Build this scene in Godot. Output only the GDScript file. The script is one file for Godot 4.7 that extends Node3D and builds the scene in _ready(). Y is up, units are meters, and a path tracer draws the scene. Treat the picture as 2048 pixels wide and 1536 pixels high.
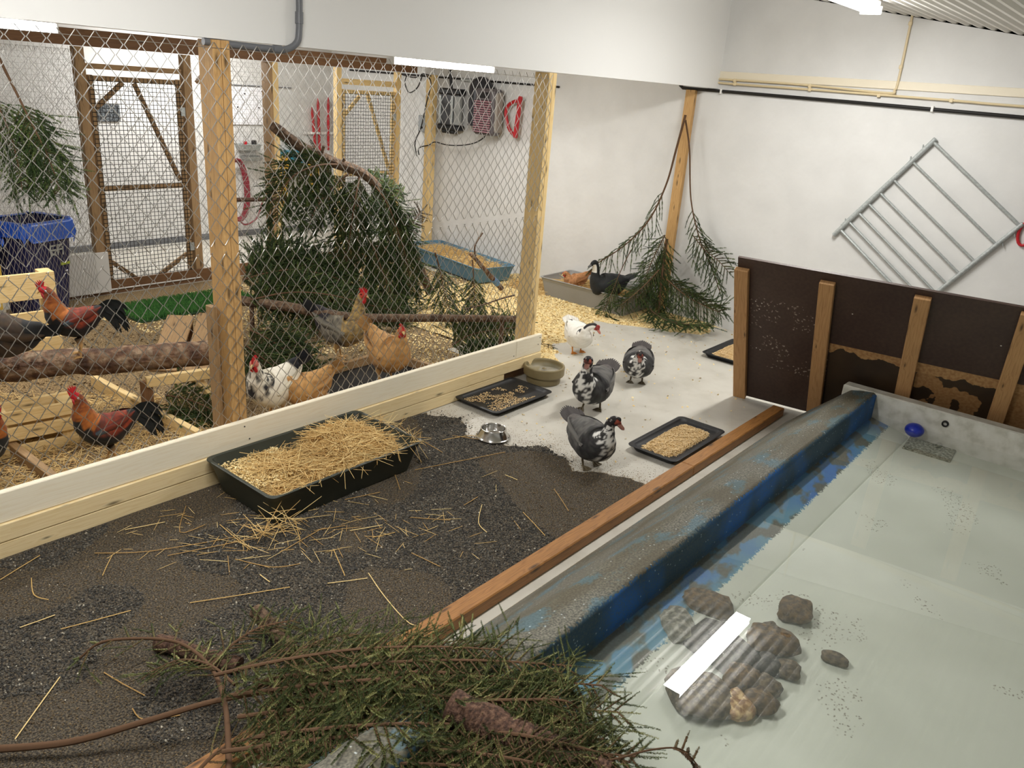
extends Node3D

# ---------- camera numbers (photo treated as 2048 x 1536) ----------
const F_PX := 1597.0
const R0 := Vector3(0.76464674, 0.27948041, -0.58069447)
const R1 := Vector3(0.07363943, -0.93306012, -0.35210232)
const R2 := Vector3(0.64022855, -0.22647188, 0.73404216)
const EYE := Vector3(0, 2.4, 0)
const BACK := 8.25      # distance of the back wall
const PEN := -4.05      # plane of the wire fence
const PART := -8.5      # plane of the rear partition
const FAR := -10.5      # far left wall

var M := {}
var rng := RandomNumberGenerator.new()
var taken := {}
var cache := {}

func _ready() -> void:
	rng.seed = 4711
	setup_camera()
	setup_light()
	make_materials()
	build_shell()
	build_fence()
	build_partition()
	build_pool()
	build_duck_yard()
	build_wall_items()
	build_pen_items()
	build_birds()
	build_spruce()
	build_litter()

func setup_camera() -> void:
	var cam := Camera3D.new()
	cam.name = "camera"
	add_child(cam)
	cam.fov = rad_to_deg(2.0 * atan(768.0 / F_PX))
	var bx := Vector3(R0.x, R1.x, -R2.x)
	var by := -Vector3(R0.y, R1.y, -R2.y)
	var bz := -Vector3(R0.z, R1.z, -R2.z)
	cam.transform = Transform3D(Basis(bx, by, bz), EYE)
	cam.near = 0.05
	cam.far = 60.0
	cam.current = true

func setup_light() -> void:
	var env := Environment.new()
	env.background_mode = Environment.BG_COLOR
	env.background_color = Color(0.0, 0.0, 0.0)
	env.ambient_light_source = Environment.AMBIENT_SOURCE_DISABLED
	env.tonemap_mode = Environment.TONE_MAPPER_LINEAR
	env.tonemap_exposure = 1.12
	env.sdfgi_enabled = true
	env.ssao_enabled = true
	env.ssil_enabled = true
	var we := WorldEnvironment.new()
	we.name = "world_environment"
	we.environment = env
	add_child(we)
	# ceiling lamps of the room: over the pool (two in one row), over the pens, over the service passage
	lamp(Vector3(-2.28, 3.13, -6.25), 1.5, 3.6, "white tube lamp on the corrugated ceiling above the pool end wall")
	lamp(Vector3(-2.28, 3.13, -1.2), 1.5, 4.2, "white tube lamp on the corrugated ceiling over the spruce pile")
	lamp(Vector3(-6.0, 2.51, -6.1), 1.42, 2.8, "white tube lamp over the far end of the hen pen")
	lamp(Vector3(-6.0, 2.51, -1.75), 1.42, 2.8, "white tube lamp over the pallets in the hen pen")
	lamp(Vector3(-9.5, 2.70, -5.6), 1.42, 2.8, "white tube lamp over the passage behind the partition gates")

func lamp(at: Vector3, length: float, energy: float, label: String) -> void:
	var wide := 0.16 if at.y > 3.0 else 0.10
	var t := thing("ceiling_lamp", label, "lamp", "tube lamps", at)
	var housing := StandardMaterial3D.new()
	housing.albedo_color = Color(0.85, 0.85, 0.84)
	housing.roughness = 0.4
	part("housing", rbox(Vector3(wide * 0.8, 0.045, length), 0.008), housing, t, Transform3D(Basis(), Vector3(0, 0.045, 0)))
	var glow := StandardMaterial3D.new()
	glow.albedo_color = Color(0.95, 0.95, 0.95)
	glow.emission_enabled = true
	glow.emission = Color(1.0, 0.997, 0.988)
	glow.emission_energy_multiplier = 16.0
	glow.roughness = 0.5
	var b := MB.new()
	var rows := []
	for i in 9:
		var a := PI + PI * i / 8.0
		var r := PackedVector3Array()
		for s in [-1, 1]:
			r.append(Vector3(cos(a) * wide * 0.5, 0.022 + sin(a) * 0.05, s * (length / 2 - 0.012)))
		rows.append(r)
	b.grid(rows)
	part("light_diffuser", b.mesh(), glow, t)
	for s in [-1, 1]:
		part("end_cap", rbox(Vector3(wide + 0.004, 0.06, 0.014), 0.004), housing, t, Transform3D(Basis(), Vector3(0, 0.0, s * (length / 2 - 0.004))))
	if at.x < -5.0:
		for s in [-1, 1]:
			var up := (2.75 - at.y - 0.06)
			part("suspension", rbox(Vector3(0.008, up, 0.008), 0.0), housing, t, Transform3D(Basis(), Vector3(0, 0.065 + up / 2, s * length * 0.35)))
	var l := AreaLight3D.new()
	l.name = "lamp_light"
	l.area_size = Vector2(wide, length)
	l.light_color = Color(1.0, 0.997, 0.988)
	l.light_energy = energy
	l.area_range = 30.0
	l.area_attenuation = 2.0
	l.shadow_enabled = true
	t.add_child(l)
	l.position = Vector3(0, -0.035, 0)
	l.rotation_degrees = Vector3(-90, 0, 0)
	# the wrap-round diffuser also throws light sideways
	for k in 3:
		var s := OmniLight3D.new()
		s.name = "side_light_%03d" % k
		s.light_color = l.light_color
		s.light_energy = energy * 0.10
		s.light_size = 0.05
		s.omni_range = 30.0
		s.omni_attenuation = 2.0
		s.shadow_enabled = true
		t.add_child(s)
		s.position = Vector3(0, -0.09, (k - 1) * length * 0.33)

# ---------- pixel helpers: a pixel gives a direction, the surface it touches the distance ----------
func ray(px: float, py: float) -> Vector3:
	var v := Vector3(px - 1024.0, py - 768.0, F_PX).normalized()
	return Vector3(R0.dot(v), R1.dot(v), -R2.dot(v))

func gp(px: float, py: float, y := 0.0) -> Vector3:
	var r := ray(px, py)
	return EYE + r * ((y - EYE.y) / r.y)

func wp(px: float, py: float, d := BACK) -> Vector3:
	var r := ray(px, py)
	return EYE + r * (-d / r.z)

func xp(px: float, py: float, x := PEN) -> Vector3:
	var r := ray(px, py)
	return EYE + r * (x / r.x)

func V(x: float, y: float, d: float) -> Vector3:
	return Vector3(x, y, -d)

# ---------- mesh builder ----------
class MB:
	var v := PackedVector3Array()
	var n := PackedVector3Array()
	var uv := PackedVector2Array()
	var c := PackedColorArray()
	var ix := PackedInt32Array()
	var tint := Color(1, 1, 1)

	func vert(p: Vector3, nn: Vector3, u: Vector2, col: Color) -> int:
		v.append(p); n.append(nn); uv.append(u); c.append(col)
		return v.size() - 1

	func tri(a: Vector3, b: Vector3, d: Vector3) -> void:
		var nn := (b - a).cross(d - a).normalized()
		var i := v.size()
		for p in [a, b, d]:
			vert(p, nn, Vector2(p.x + p.z, p.y + p.z), tint)
		ix.append_array([i, i + 2, i + 1])

	func quad(a: Vector3, b: Vector3, d: Vector3, e: Vector3, ua := Vector2(0, 0), ub := Vector2(1, 0), ud := Vector2(1, 1), ue := Vector2(0, 1)) -> void:
		var nn := (d - a).cross(e - b).normalized()
		var i := v.size()
		vert(a, nn, ua, tint); vert(b, nn, ub, tint); vert(d, nn, ud, tint); vert(e, nn, ue, tint)
		ix.append_array([i, i + 2, i + 1, i, i + 3, i + 2])

	# smooth sheet through rows of points; wrap joins the last column to the first
	func grid(rows: Array, wrap := false, us := 1.0, vs := 1.0, cols := []) -> void:
		var base := v.size()
		var nr := rows.size()
		var nc: int = rows[0].size()
		var lu := 0.0
		for i in nr:
			if i > 0:
				lu += (rows[i][0] - rows[i - 1][0]).length()
			var lv := 0.0
			for j in nc:
				if j > 0:
					lv += (rows[i][j] - rows[i][j - 1]).length()
				vert(rows[i][j], Vector3.ZERO, Vector2(lu * us, lv * vs), cols[i][j] if cols else tint)
		var m := nc if wrap else nc - 1
		for i in nr - 1:
			for j in m:
				var k := (j + 1) % nc
				var a := base + i * nc + j
				var b := base + i * nc + k
				var d := base + (i + 1) * nc + k
				var e := base + (i + 1) * nc + j
				var nn := (v[d] - v[a]).cross(v[e] - v[b])
				n[a] += nn; n[b] += nn; n[d] += nn; n[e] += nn
				ix.append_array([a, d, b, a, e, d])
		for i in range(base, v.size()):
			n[i] = n[i].normalized() if n[i].length() > 1e-12 else Vector3.UP

	func tube(pts: Array, rad: Array, sides := 8, caps := true, us := 1.0, vs := 1.0, cols := []) -> void:
		var rows := []
		var cc := []
		var up := Vector3.UP
		var cnt := pts.size()
		for i in cnt:
			var t: Vector3 = (pts[min(i + 1, cnt - 1)] - pts[max(i - 1, 0)]).normalized()
			if absf(t.dot(up)) > 0.95:
				up = Vector3.RIGHT if absf(t.x) < 0.9 else Vector3.FORWARD
			var a := t.cross(up).normalized()
			var b := a.cross(t).normalized()
			up = b
			var row := PackedVector3Array()
			var cr := []
			for j in sides + 1:
				var q := TAU * j / sides
				row.append(pts[i] + (a * cos(q) - b * sin(q)) * rad[i])
				cr.append(cols[i] if cols else tint)
			rows.append(row); cc.append(cr)
		grid(rows, false, us, vs, cc)
		if caps:
			for e in [0, cnt - 1]:
				var nn: Vector3 = (pts[0] - pts[1]) if e == 0 else (pts[cnt - 1] - pts[cnt - 2])
				nn = nn.normalized()
				var mid := vert(pts[e], nn, Vector2.ZERO, cols[e] if cols else tint)
				var s := v.size()
				for j in sides + 1:
					vert(rows[e][j], nn, Vector2(cos(TAU * j / sides), sin(TAU * j / sides)) * 0.1, cols[e] if cols else tint)
				for j in sides:
					if e == 0:
						ix.append_array([mid, s + j, s + j + 1])
					else:
						ix.append_array([mid, s + j + 1, s + j])

	func lathe(profile: Array, sides := 32, at := Vector3.ZERO) -> void:
		var rows := []
		for p in profile:
			var row := PackedVector3Array()
			for j in sides + 1:
				var q := TAU * j / sides
				row.append(at + Vector3(cos(q) * p.x, p.y, -sin(q) * p.x))
			rows.append(row)
		grid(rows)

	func box(size: Vector3, ch: float, x := Transform3D(), us := 1.0, vs := 1.0, off := Vector2.ZERO) -> void:
		var h := size / 2
		var cc := minf(ch, minf(h.x, minf(h.y, h.z)) * 0.9)
		var axes := [Vector3.RIGHT, Vector3.UP, Vector3.BACK]
		for a in 3:
			for s in [-1.0, 1.0]:
				var na: Vector3 = axes[a] * s
				var ub: Vector3 = axes[(a + 1) % 3]
				var ud: Vector3 = axes[(a + 2) % 3]
				var hb := h[(a + 1) % 3] - cc
				var hd := h[(a + 2) % 3] - cc
				var o := na * h[a]
				var q := [o - ub * hb - ud * hd, o + ub * hb - ud * hd, o + ub * hb + ud * hd, o - ub * hb + ud * hd]
				if s < 0:
					q = [q[3], q[2], q[1], q[0]]
				var nn := x.basis * na
				var i := v.size()
				for p in q:
					var t := Vector2(p.x * us, (p.y + p.z) * vs) + off if a != 0 else Vector2(p.y * us, p.z * vs) + off
					vert(x * p, nn, t, tint)
				ix.append_array([i, i + 2, i + 1, i, i + 3, i + 2])
		if ch <= 0.0:
			return
		for a in 3:
			var b := (a + 1) % 3
			var d := (a + 2) % 3
			for sb in [-1.0, 1.0]:
				for sd in [-1.0, 1.0]:
					var la: Vector3 = axes[a] * (h[a] - cc)
					var p1: Vector3 = axes[b] * sb * h[b] + axes[d] * sd * (h[d] - cc)
					var p2: Vector3 = axes[b] * sb * (h[b] - cc) + axes[d] * sd * h[d]
					var q := [p1 - la, p1 + la, p2 + la, p2 - la]
					var nn: Vector3 = axes[b] * sb + axes[d] * sd
					if (q[1] - q[0]).cross(q[3] - q[0]).dot(nn) < 0:
						q = [q[3], q[2], q[1], q[0]]
					var i := v.size()
					for p in q:
						vert(x * p, (x.basis * nn).normalized(), Vector2(p.x * us, (p.y + p.z) * vs) + off, tint)
					ix.append_array([i, i + 2, i + 1, i, i + 3, i + 2])
		for sx in [-1.0, 1.0]:
			for sy in [-1.0, 1.0]:
				for sz in [-1.0, 1.0]:
					var p1 := Vector3(sx * h.x, sy * (h.y - cc), sz * (h.z - cc))
					var p2 := Vector3(sx * (h.x - cc), sy * h.y, sz * (h.z - cc))
					var p3 := Vector3(sx * (h.x - cc), sy * (h.y - cc), sz * h.z)
					var q := [p1, p2, p3] if sx * sy * sz > 0 else [p1, p3, p2]
					var i := v.size()
					for p in q:
						vert(x * p, (x.basis * Vector3(sx, sy, sz)).normalized(), Vector2(p.x * us, p.z * vs) + off, tint)
					ix.append_array([i, i + 2, i + 1])

	func mesh() -> ArrayMesh:
		var m := ArrayMesh.new()
		var a := []
		a.resize(Mesh.ARRAY_MAX)
		a[Mesh.ARRAY_VERTEX] = v
		a[Mesh.ARRAY_NORMAL] = n
		a[Mesh.ARRAY_TEX_UV] = uv
		a[Mesh.ARRAY_COLOR] = c
		a[Mesh.ARRAY_INDEX] = ix
		m.add_surface_from_arrays(Mesh.PRIMITIVE_TRIANGLES, a)
		return m

func rbox(size: Vector3, ch := 0.004, us := 1.0, vs := 1.0, variant := 0) -> ArrayMesh:
	var key := "%s/%s/%s/%s/%d" % [size, ch, us, vs, variant]
	if not cache.has(key):
		var b := MB.new()
		b.box(size, ch, Transform3D(), us, vs, Vector2(variant * 0.37, variant * 0.61))
		cache[key] = b.mesh()
	return cache[key]

# ---------- scene nodes ----------
func numbered(called: String, parent: Node) -> String:
	var key := "%d/%s" % [parent.get_instance_id(), called]
	var k: int = taken.get(key, 0)
	taken[key] = k + 1
	return called if k == 0 else "%s_%03d" % [called, k]

func thing(called: String, label: String, category: String, group := "", at := Vector3.ZERO, turn := 0.0) -> Node3D:
	var o := Node3D.new()
	o.name = numbered(called, self)
	add_child(o)
	o.position = at
	o.rotation.y = turn
	tag(o, label, category, group)
	return o

func tag(o: Node, label: String, category: String, group := "", kind := "") -> Node:
	if label: o.set_meta("label", label)
	if category: o.set_meta("category", category)
	if group: o.set_meta("group", group)
	if kind: o.set_meta("kind", kind)
	return o

func part(called: String, mesh: Mesh, m: Material, parent: Node, x := Transform3D()) -> MeshInstance3D:
	var o := MeshInstance3D.new()
	o.name = numbered(called, parent)
	o.mesh = mesh
	o.material_override = m
	parent.add_child(o)
	o.transform = x
	return o

func single(called: String, mesh: Mesh, m: Material, label: String, category: String, group := "", x := Transform3D(), kind := "") -> MeshInstance3D:
	var o := part(called, mesh, m, self, x)
	tag(o, label, category, group, kind)
	return o

func struct(called: String, mesh: Mesh, m: Material, x := Transform3D(), parent: Node = self) -> MeshInstance3D:
	var o := part(called, mesh, m, parent, x)
	if parent == self: o.set_meta("kind", "structure")
	return o

func many(called: String, mesh: Mesh, m: Material, xs: Array, cols: Array, parent: Node) -> MultiMeshInstance3D:
	var mm := MultiMesh.new()
	mm.transform_format = MultiMesh.TRANSFORM_3D
	mm.use_colors = cols.size() > 0
	mm.mesh = mesh
	mm.instance_count = xs.size()
	for i in xs.size():
		mm.set_instance_transform(i, xs[i])
		if cols: mm.set_instance_color(i, cols[i])
	var o := MultiMeshInstance3D.new()
	o.name = numbered(called, parent)
	o.multimesh = mm
	o.material_override = m
	o.set_meta("kind", "stuff")
	parent.add_child(o)
	return o

# frame whose x axis runs from a to b and whose y axis is close to up
func along(a: Vector3, b: Vector3, up := Vector3.UP) -> Transform3D:
	var x := (b - a).normalized()
	if absf(x.dot(up)) > 0.98:
		up = Vector3.BACK if absf(x.z) < 0.9 else Vector3.RIGHT
	var z := x.cross(up).normalized()
	var y := z.cross(x).normalized()
	return Transform3D(Basis(x, y, z), (a + b) / 2)

# a board from a to b: t thick along the frame's y, w wide along its z
func plank(called: String, a: Vector3, b: Vector3, w: float, t: float, m: Material, parent: Node, up := Vector3.UP, ch := 0.003) -> MeshInstance3D:
	var l := snappedf((b - a).length(), 0.001)
	return part(called, rbox(Vector3(l, t, w), ch, 0.8, 3.0, rng.randi() % 7), m, parent, along(a, b, up))

func pipe(called: String, pts: Array, r: float, m: Material, parent: Node, sides := 10) -> MeshInstance3D:
	var b := MB.new()
	var rr := []
	for p in pts: rr.append(r)
	b.tube(pts, rr, sides)
	return part(called, b.mesh(), m, parent)

# points on a smooth curve through given points
func smooth(pts: Array, per := 6) -> Array:
	var out := []
	var cnt := pts.size()
	for i in cnt - 1:
		var p0: Vector3 = pts[max(i - 1, 0)]
		var p1: Vector3 = pts[i]
		var p2: Vector3 = pts[i + 1]
		var p3: Vector3 = pts[min(i + 2, cnt - 1)]
		for k in per:
			out.append(p1.cubic_interpolate(p2, p0, p3, float(k) / per))
	out.append(pts[cnt - 1])
	return out

# ---------- materials ----------
func std(col: Color, rough := 0.7, metal := 0.0) -> StandardMaterial3D:
	var m := StandardMaterial3D.new()
	m.albedo_color = col
	m.roughness = rough
	m.metallic = metal
	return m

func rgb(r: int, g: int, b: int) -> Color:
	return Color(r / 255.0, g / 255.0, b / 255.0)

func noise(freq: float, oct := 3, kind := FastNoiseLite.TYPE_SIMPLEX_SMOOTH) -> FastNoiseLite:
	var n := FastNoiseLite.new()
	n.seed = rng.randi() % 100000
	n.frequency = freq
	n.noise_type = kind
	n.fractal_octaves = oct
	return n

# seamless noise drawn through a colour ramp
func ramp_tex(size: int, freq: float, cols: Array, offs: Array, oct := 4, kind := FastNoiseLite.TYPE_SIMPLEX_SMOOTH) -> ImageTexture:
	var src := noise(freq, oct, kind).get_seamless_image(size, size)
	src.convert(Image.FORMAT_L8)
	var d := src.get_data()
	var g := Gradient.new()
	g.offsets = PackedFloat32Array(offs)
	g.colors = PackedColorArray(cols)
	var lut := PackedByteArray()
	for i in 256:
		var c := g.sample(i / 255.0)
		lut.append_array([int(c.r * 255), int(c.g * 255), int(c.b * 255)])
	var out := PackedByteArray()
	out.resize(size * size * 3)
	for i in size * size:
		var k := d[i] * 3
		out[i * 3] = lut[k]; out[i * 3 + 1] = lut[k + 1]; out[i * 3 + 2] = lut[k + 2]
	return ImageTexture.create_from_image(Image.create_from_data(size, size, false, Image.FORMAT_RGB8, out))

func bump_tex(size: int, freq: float, strength: float, oct := 4, kind := FastNoiseLite.TYPE_SIMPLEX_SMOOTH) -> ImageTexture:
	var src := noise(freq, oct, kind).get_seamless_image(size, size)
	src.convert(Image.FORMAT_RGBA8)
	src.bump_map_to_normal_map(strength)
	return ImageTexture.create_from_image(src)

func wood(a: Color, b: Color, knots := 4, fine := 1.0, rough := 0.7) -> StandardMaterial3D:
	var w := 512
	var h := 256
	var n1 := noise(0.011, 3)
	var n2 := noise(0.05, 2)
	var img := Image.create(w, h, false, Image.FORMAT_RGB8)
	var ks := []
	for i in knots:
		ks.append(Vector3(rng.randf() * w, rng.randf() * h, rng.randf_range(3.0, 7.0)))
	for y in h:
		for x in w:
			var wave := n1.get_noise_2d(x * 0.35, y * 2.2)
			var yy := y + wave * 16.0
			var dk := 0.0
			for k in ks:
				var dx: float = (x - k.x) * 0.45
				var dy: float = y - k.y
				var d2 := dx * dx + dy * dy
				if d2 < 900.0:
					yy += 26.0 * exp(-d2 / 90.0) * signf(dy + 0.01)
					dk = maxf(dk, exp(-d2 / (k.z * k.z)))
			var ring := 0.5 + 0.5 * sin(yy * 0.55 * fine + wave * 3.0)
			ring = ring * ring * ring
			var grain := n2.get_noise_2d(x * 0.25, y * 7.0) * 0.5 + 0.5
			var t := clampf(0.15 + ring * 0.4 + (grain - 0.5) * 0.75, 0.0, 1.0)
			var c := a.lerp(b, t)
			c = c.lerp(b.darkened(0.55), dk * 0.85)
			img.set_pixel(x, y, c)
	var m := std(Color(1, 1, 1), rough)
	m.albedo_texture = ImageTexture.create_from_image(img)
	return m

func tinted(src: StandardMaterial3D, c: Color) -> StandardMaterial3D:
	var m: StandardMaterial3D = src.duplicate()
	m.albedo_color = c
	return m

func tri(m: StandardMaterial3D, scale: float, world := true) -> StandardMaterial3D:
	m.uv1_triplanar = true
	m.uv1_world_triplanar = world
	m.uv1_scale = Vector3(scale, scale, scale)
	return m

func vcol(rough := 0.85) -> StandardMaterial3D:
	var m := std(Color(1, 1, 1), rough)
	m.vertex_color_use_as_albedo = true
	return m

func make_materials() -> void:
	# walls: painted white, a little uneven
	M.wall = tri(std(Color(1, 1, 1), 0.62), 0.35)
	M.wall.albedo_texture = ramp_tex(512, 0.012, [rgb(213, 212, 209), rgb(216, 215, 212), rgb(219, 218, 215)], [0.2, 0.5, 0.85], 5)
	M.wall.normal_enabled = true
	M.wall.normal_texture = bump_tex(256, 0.12, 1.2, 2)
	M.wall.normal_scale = 0.12
	M.fascia = std(rgb(228, 227, 224), 0.5)
	M.trimcream = std(rgb(228, 218, 196), 0.5)
	# painted concrete floor
	M.floor = tri(std(Color(1, 1, 1), 0.42), 0.28)
	M.floor.albedo_texture = ramp_tex(1024, 0.008, [rgb(184, 179, 167), rgb(193, 188, 177), rgb(197, 193, 182)], [0.15, 0.45, 0.8], 6)
	M.floor.normal_enabled = true
	M.floor.normal_texture = bump_tex(512, 0.05, 1.5, 4)
	M.floor.normal_scale = 0.12
	M.ceil = std(rgb(224, 221, 214), 0.45)
	# timber
	M.white_wood = wood(rgb(240, 231, 209), rgb(229, 215, 185), 2, 0.6)
	M.pale_wood = wood(rgb(232, 205, 150), rgb(205, 168, 105), 7, 0.8)
	M.cream_wood = wood(rgb(238, 217, 172), rgb(221, 193, 138), 4, 0.7)
	M.post_wood = wood(rgb(202, 162, 106), rgb(166, 124, 72), 8, 0.8)
	M.grey_wood = wood(rgb(170, 138, 98), rgb(128, 98, 64), 8, 0.8)
	M.dark_wood = wood(rgb(128, 92, 58), rgb(92, 62, 38), 6, 0.9)
	M.curb = wood(rgb(166, 116, 62), rgb(112, 72, 34), 6, 1.0, 0.5)
	M.batten = wood(rgb(188, 146, 98), rgb(150, 108, 66), 6, 0.8)
	M.bark = tri(std(Color(1, 1, 1), 0.9), 2.6, false)
	M.bark.albedo_texture = ramp_tex(256, 0.03, [rgb(52, 38, 28), rgb(96, 74, 56), rgb(140, 116, 92)], [0.2, 0.5, 0.85], 5)
	M.bark.normal_enabled = true
	M.bark.normal_texture = bump_tex(256, 0.06, 6.0, 4)
	M.bark_red = tri(std(Color(1, 1, 1), 0.9), 4.0, false)
	M.bark_red.albedo_texture = ramp_tex(256, 0.05, [rgb(46, 30, 22), rgb(84, 58, 44), rgb(128, 100, 80)], [0.2, 0.5, 0.9], 5)
	M.bark_red.normal_enabled = true
	M.bark_red.normal_texture = M.bark.normal_texture
	M.log = tri(std(Color(1, 1, 1), 0.85), 1.6, false)
	M.log.albedo_texture = ramp_tex(512, 0.012, [rgb(62, 40, 28), rgb(110, 78, 54), rgb(160, 138, 112)], [0.3, 0.5, 0.75], 5)
	M.log.normal_enabled = true
	M.log.normal_texture = M.bark.normal_texture
	M.cut_end = wood(rgb(214, 176, 124), rgb(180, 134, 84), 2)
	M.twig = std(rgb(92, 66, 44), 0.9)
	# metals
	M.wire = std(rgb(198, 195, 190), 0.34, 0.88)
	M.thin_wire = std(rgb(150, 146, 140), 0.5, 0.6)
	M.galv = tri(std(Color(1, 1, 1), 0.45, 0.3), 3.0)
	M.galv.albedo_texture = ramp_tex(256, 0.05, [rgb(158, 163, 162), rgb(184, 188, 186)], [0.3, 0.7], 3)
	M.steel = std(rgb(215, 213, 210), 0.16, 1.0)
	# plastics
	M.black_plastic = std(rgb(17, 17, 20), 0.5)
	M.black_net = std(rgb(34, 30, 26), 0.6)
	M.black_pipe = std(rgb(20, 18, 18), 0.45)
	M.cream_pipe = std(rgb(216, 198, 160), 0.45)
	M.grey_pipe = std(rgb(104, 106, 110), 0.45)
	M.white_plastic = std(rgb(232, 230, 226), 0.45)
	M.green_tub = std(rgb(52, 56, 48), 0.45)
	M.grey_tub = std(rgb(142, 141, 138), 0.5)
	M.blue_tub = std(rgb(84, 124, 148), 0.5)
	M.clay = std(rgb(132, 118, 84), 0.45)
	M.red_plastic = std(rgb(176, 24, 34), 0.4)
	M.water = std(Color(0.86, 0.93, 0.90, 0.06), 0.0)
	M.water.transparency = BaseMaterial3D.TRANSPARENCY_ALPHA
	M.water.metallic_specular = 0.5
	M.vcol = vcol()
	M.soft = vcol(0.95)
	for k in 3:
		M["straw_%d" % k] = std([rgb(226, 198, 136), rgb(196, 160, 96), rgb(168, 132, 76)][k], 0.75)

# ---------- the room ----------
func roof_y(x: float) -> float:
	return 3.34 - 0.148 * (x + 3.17)

func slab(called: String, a: Vector3, b: Vector3, m: Material) -> MeshInstance3D:
	var lo := a.min(b)
	var hi := a.max(b)
	return struct(called, rbox(hi - lo, 0.0), m, Transform3D(Basis(), (lo + hi) / 2))

func build_shell() -> void:
	slab("floor", V(-10.7, -0.2, -3.2), V(2.7, 0, BACK + 0.2), M.floor)
	slab("wall_left", V(FAR - 0.2, 0, -3.2), V(FAR, 3.0, BACK + 0.2), M.wall)
	slab("wall_right", V(2.5, 0, -3.2), V(2.7, 3.9, BACK + 0.2), M.wall)
	slab("wall_front", V(FAR, 0, -3.2), V(2.5, 3.9, -3.0), M.wall)
	# back wall, its top following the roof
	var b := MB.new()
	var top := [Vector2(2.5, roof_y(2.5) - 0.004), Vector2(-4.1, roof_y(-4.1) - 0.004)]
	var ring := [Vector2(FAR, 0), Vector2(2.5, 0), top[0], top[1], Vector2(-4.1, 3.9), Vector2(FAR, 3.9)]
	for dd in [BACK, BACK + 0.2]:
		var q := [[0, 1, 2, 3], [0, 3, 4, 5]]
		for f in q:
			var p := []
			for k in f: p.append(V(ring[k].x, ring[k].y, dd))
			if dd == BACK: b.quad(p[0], p[1], p[2], p[3])
			else: b.quad(p[3], p[2], p[1], p[0])
	for k in 6:
		var r1: Vector2 = ring[k]
		var r2: Vector2 = ring[(k + 1) % 6]
		b.quad(V(r1.x, r1.y, BACK), V(r1.x, r1.y, BACK + 0.2), V(r2.x, r2.y, BACK + 0.2), V(r2.x, r2.y, BACK))
	struct("wall_back", b.mesh(), M.wall)
	slab("wall_fascia", V(-4.2, 2.5, -3.0), V(-4.08, 3.9, BACK), M.fascia)
	# corrugated sheet over the pool side, ridges running towards the back wall
	var ce := Node3D.new()
	ce.name = "ceiling"
	add_child(ce)
	ce.set_meta("kind", "structure")
	b = MB.new()
	var x := -4.08
	var step := 0.105
	while x < 2.5:
		var pr := [[0.0, 0.0], [0.03, 0.0], [0.052, 0.026], [0.083, 0.026], [step, 0.0]]
		for i in 4:
			var xa: float = x + pr[i][0]
			var xb: float = x + pr[i + 1][0]
			var ya: float = roof_y(xa) + pr[i][1]
			var yb: float = roof_y(xb) + pr[i + 1][1]
			b.quad(V(xa, ya, -3.0), V(xa, ya, BACK + 0.05), V(xb, yb, BACK + 0.05), V(xb, yb, -3.0))
		x += step
	part("corrugated_sheet", b.mesh(), M.ceil, ce)
	var sh := along(V(-4.3, roof_y(-4.3) + 0.16, 2.6), V(2.7, roof_y(2.7) + 0.16, 2.6))
	part("roof_deck", rbox(Vector3(7.1, 0.1, 11.8), 0.0), M.dark_wood, ce, sh)
	part("lower_panel", rbox(Vector3(-4.2 - FAR, 0.18, BACK + 3.0), 0.0), M.fascia, ce, Transform3D(Basis(), V((FAR - 4.2) / 2, 2.84, (BACK - 3.0) / 2)))
	# ledge along the back wall
	var tr := struct("trim_1", rbox(Vector3(6.58, 0.072, 0.014), 0.003), M.trimcream, Transform3D(Basis(), V(-0.8, 2.636, BACK - 0.007)))
	tr.set_meta("label", "cream ledge strip along the white back wall")

# ---------- wire fence ----------
func chain_link(b: MB, o: Vector3, u: Vector3, up: Vector3, out: Vector3, width: float, height: float, w: float, h: float, r: float, tips_top := false, tips_bottom := false) -> void:
	var cols := int(width / (w / 2))
	var rows := int(height / (h / 2))
	for i in cols:
		var pts := []
		var rr := []
		for j in rows + 1:
			var k := i + ((i + j) % 2)
			var dz := r * 0.9 * (1.0 if (i + j) % 2 == 0 else -1.0)
			pts.append(o + u * (k * w / 2 + (r * 0.8 if (i + j) % 2 == 0 else -r * 0.8)) + up * (j * h / 2) + out * dz)
			rr.append(r)
		if tips_top and i % 2 == 0:
			var e: Vector3 = pts[rows]
			pts.append(e + up * h * 0.16 + u * w * 0.05)
			pts.append(e + up * h * 0.10 - u * w * 0.09)
			rr.append(r); rr.append(r)
		b.tube(pts, rr, 5, false)

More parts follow.
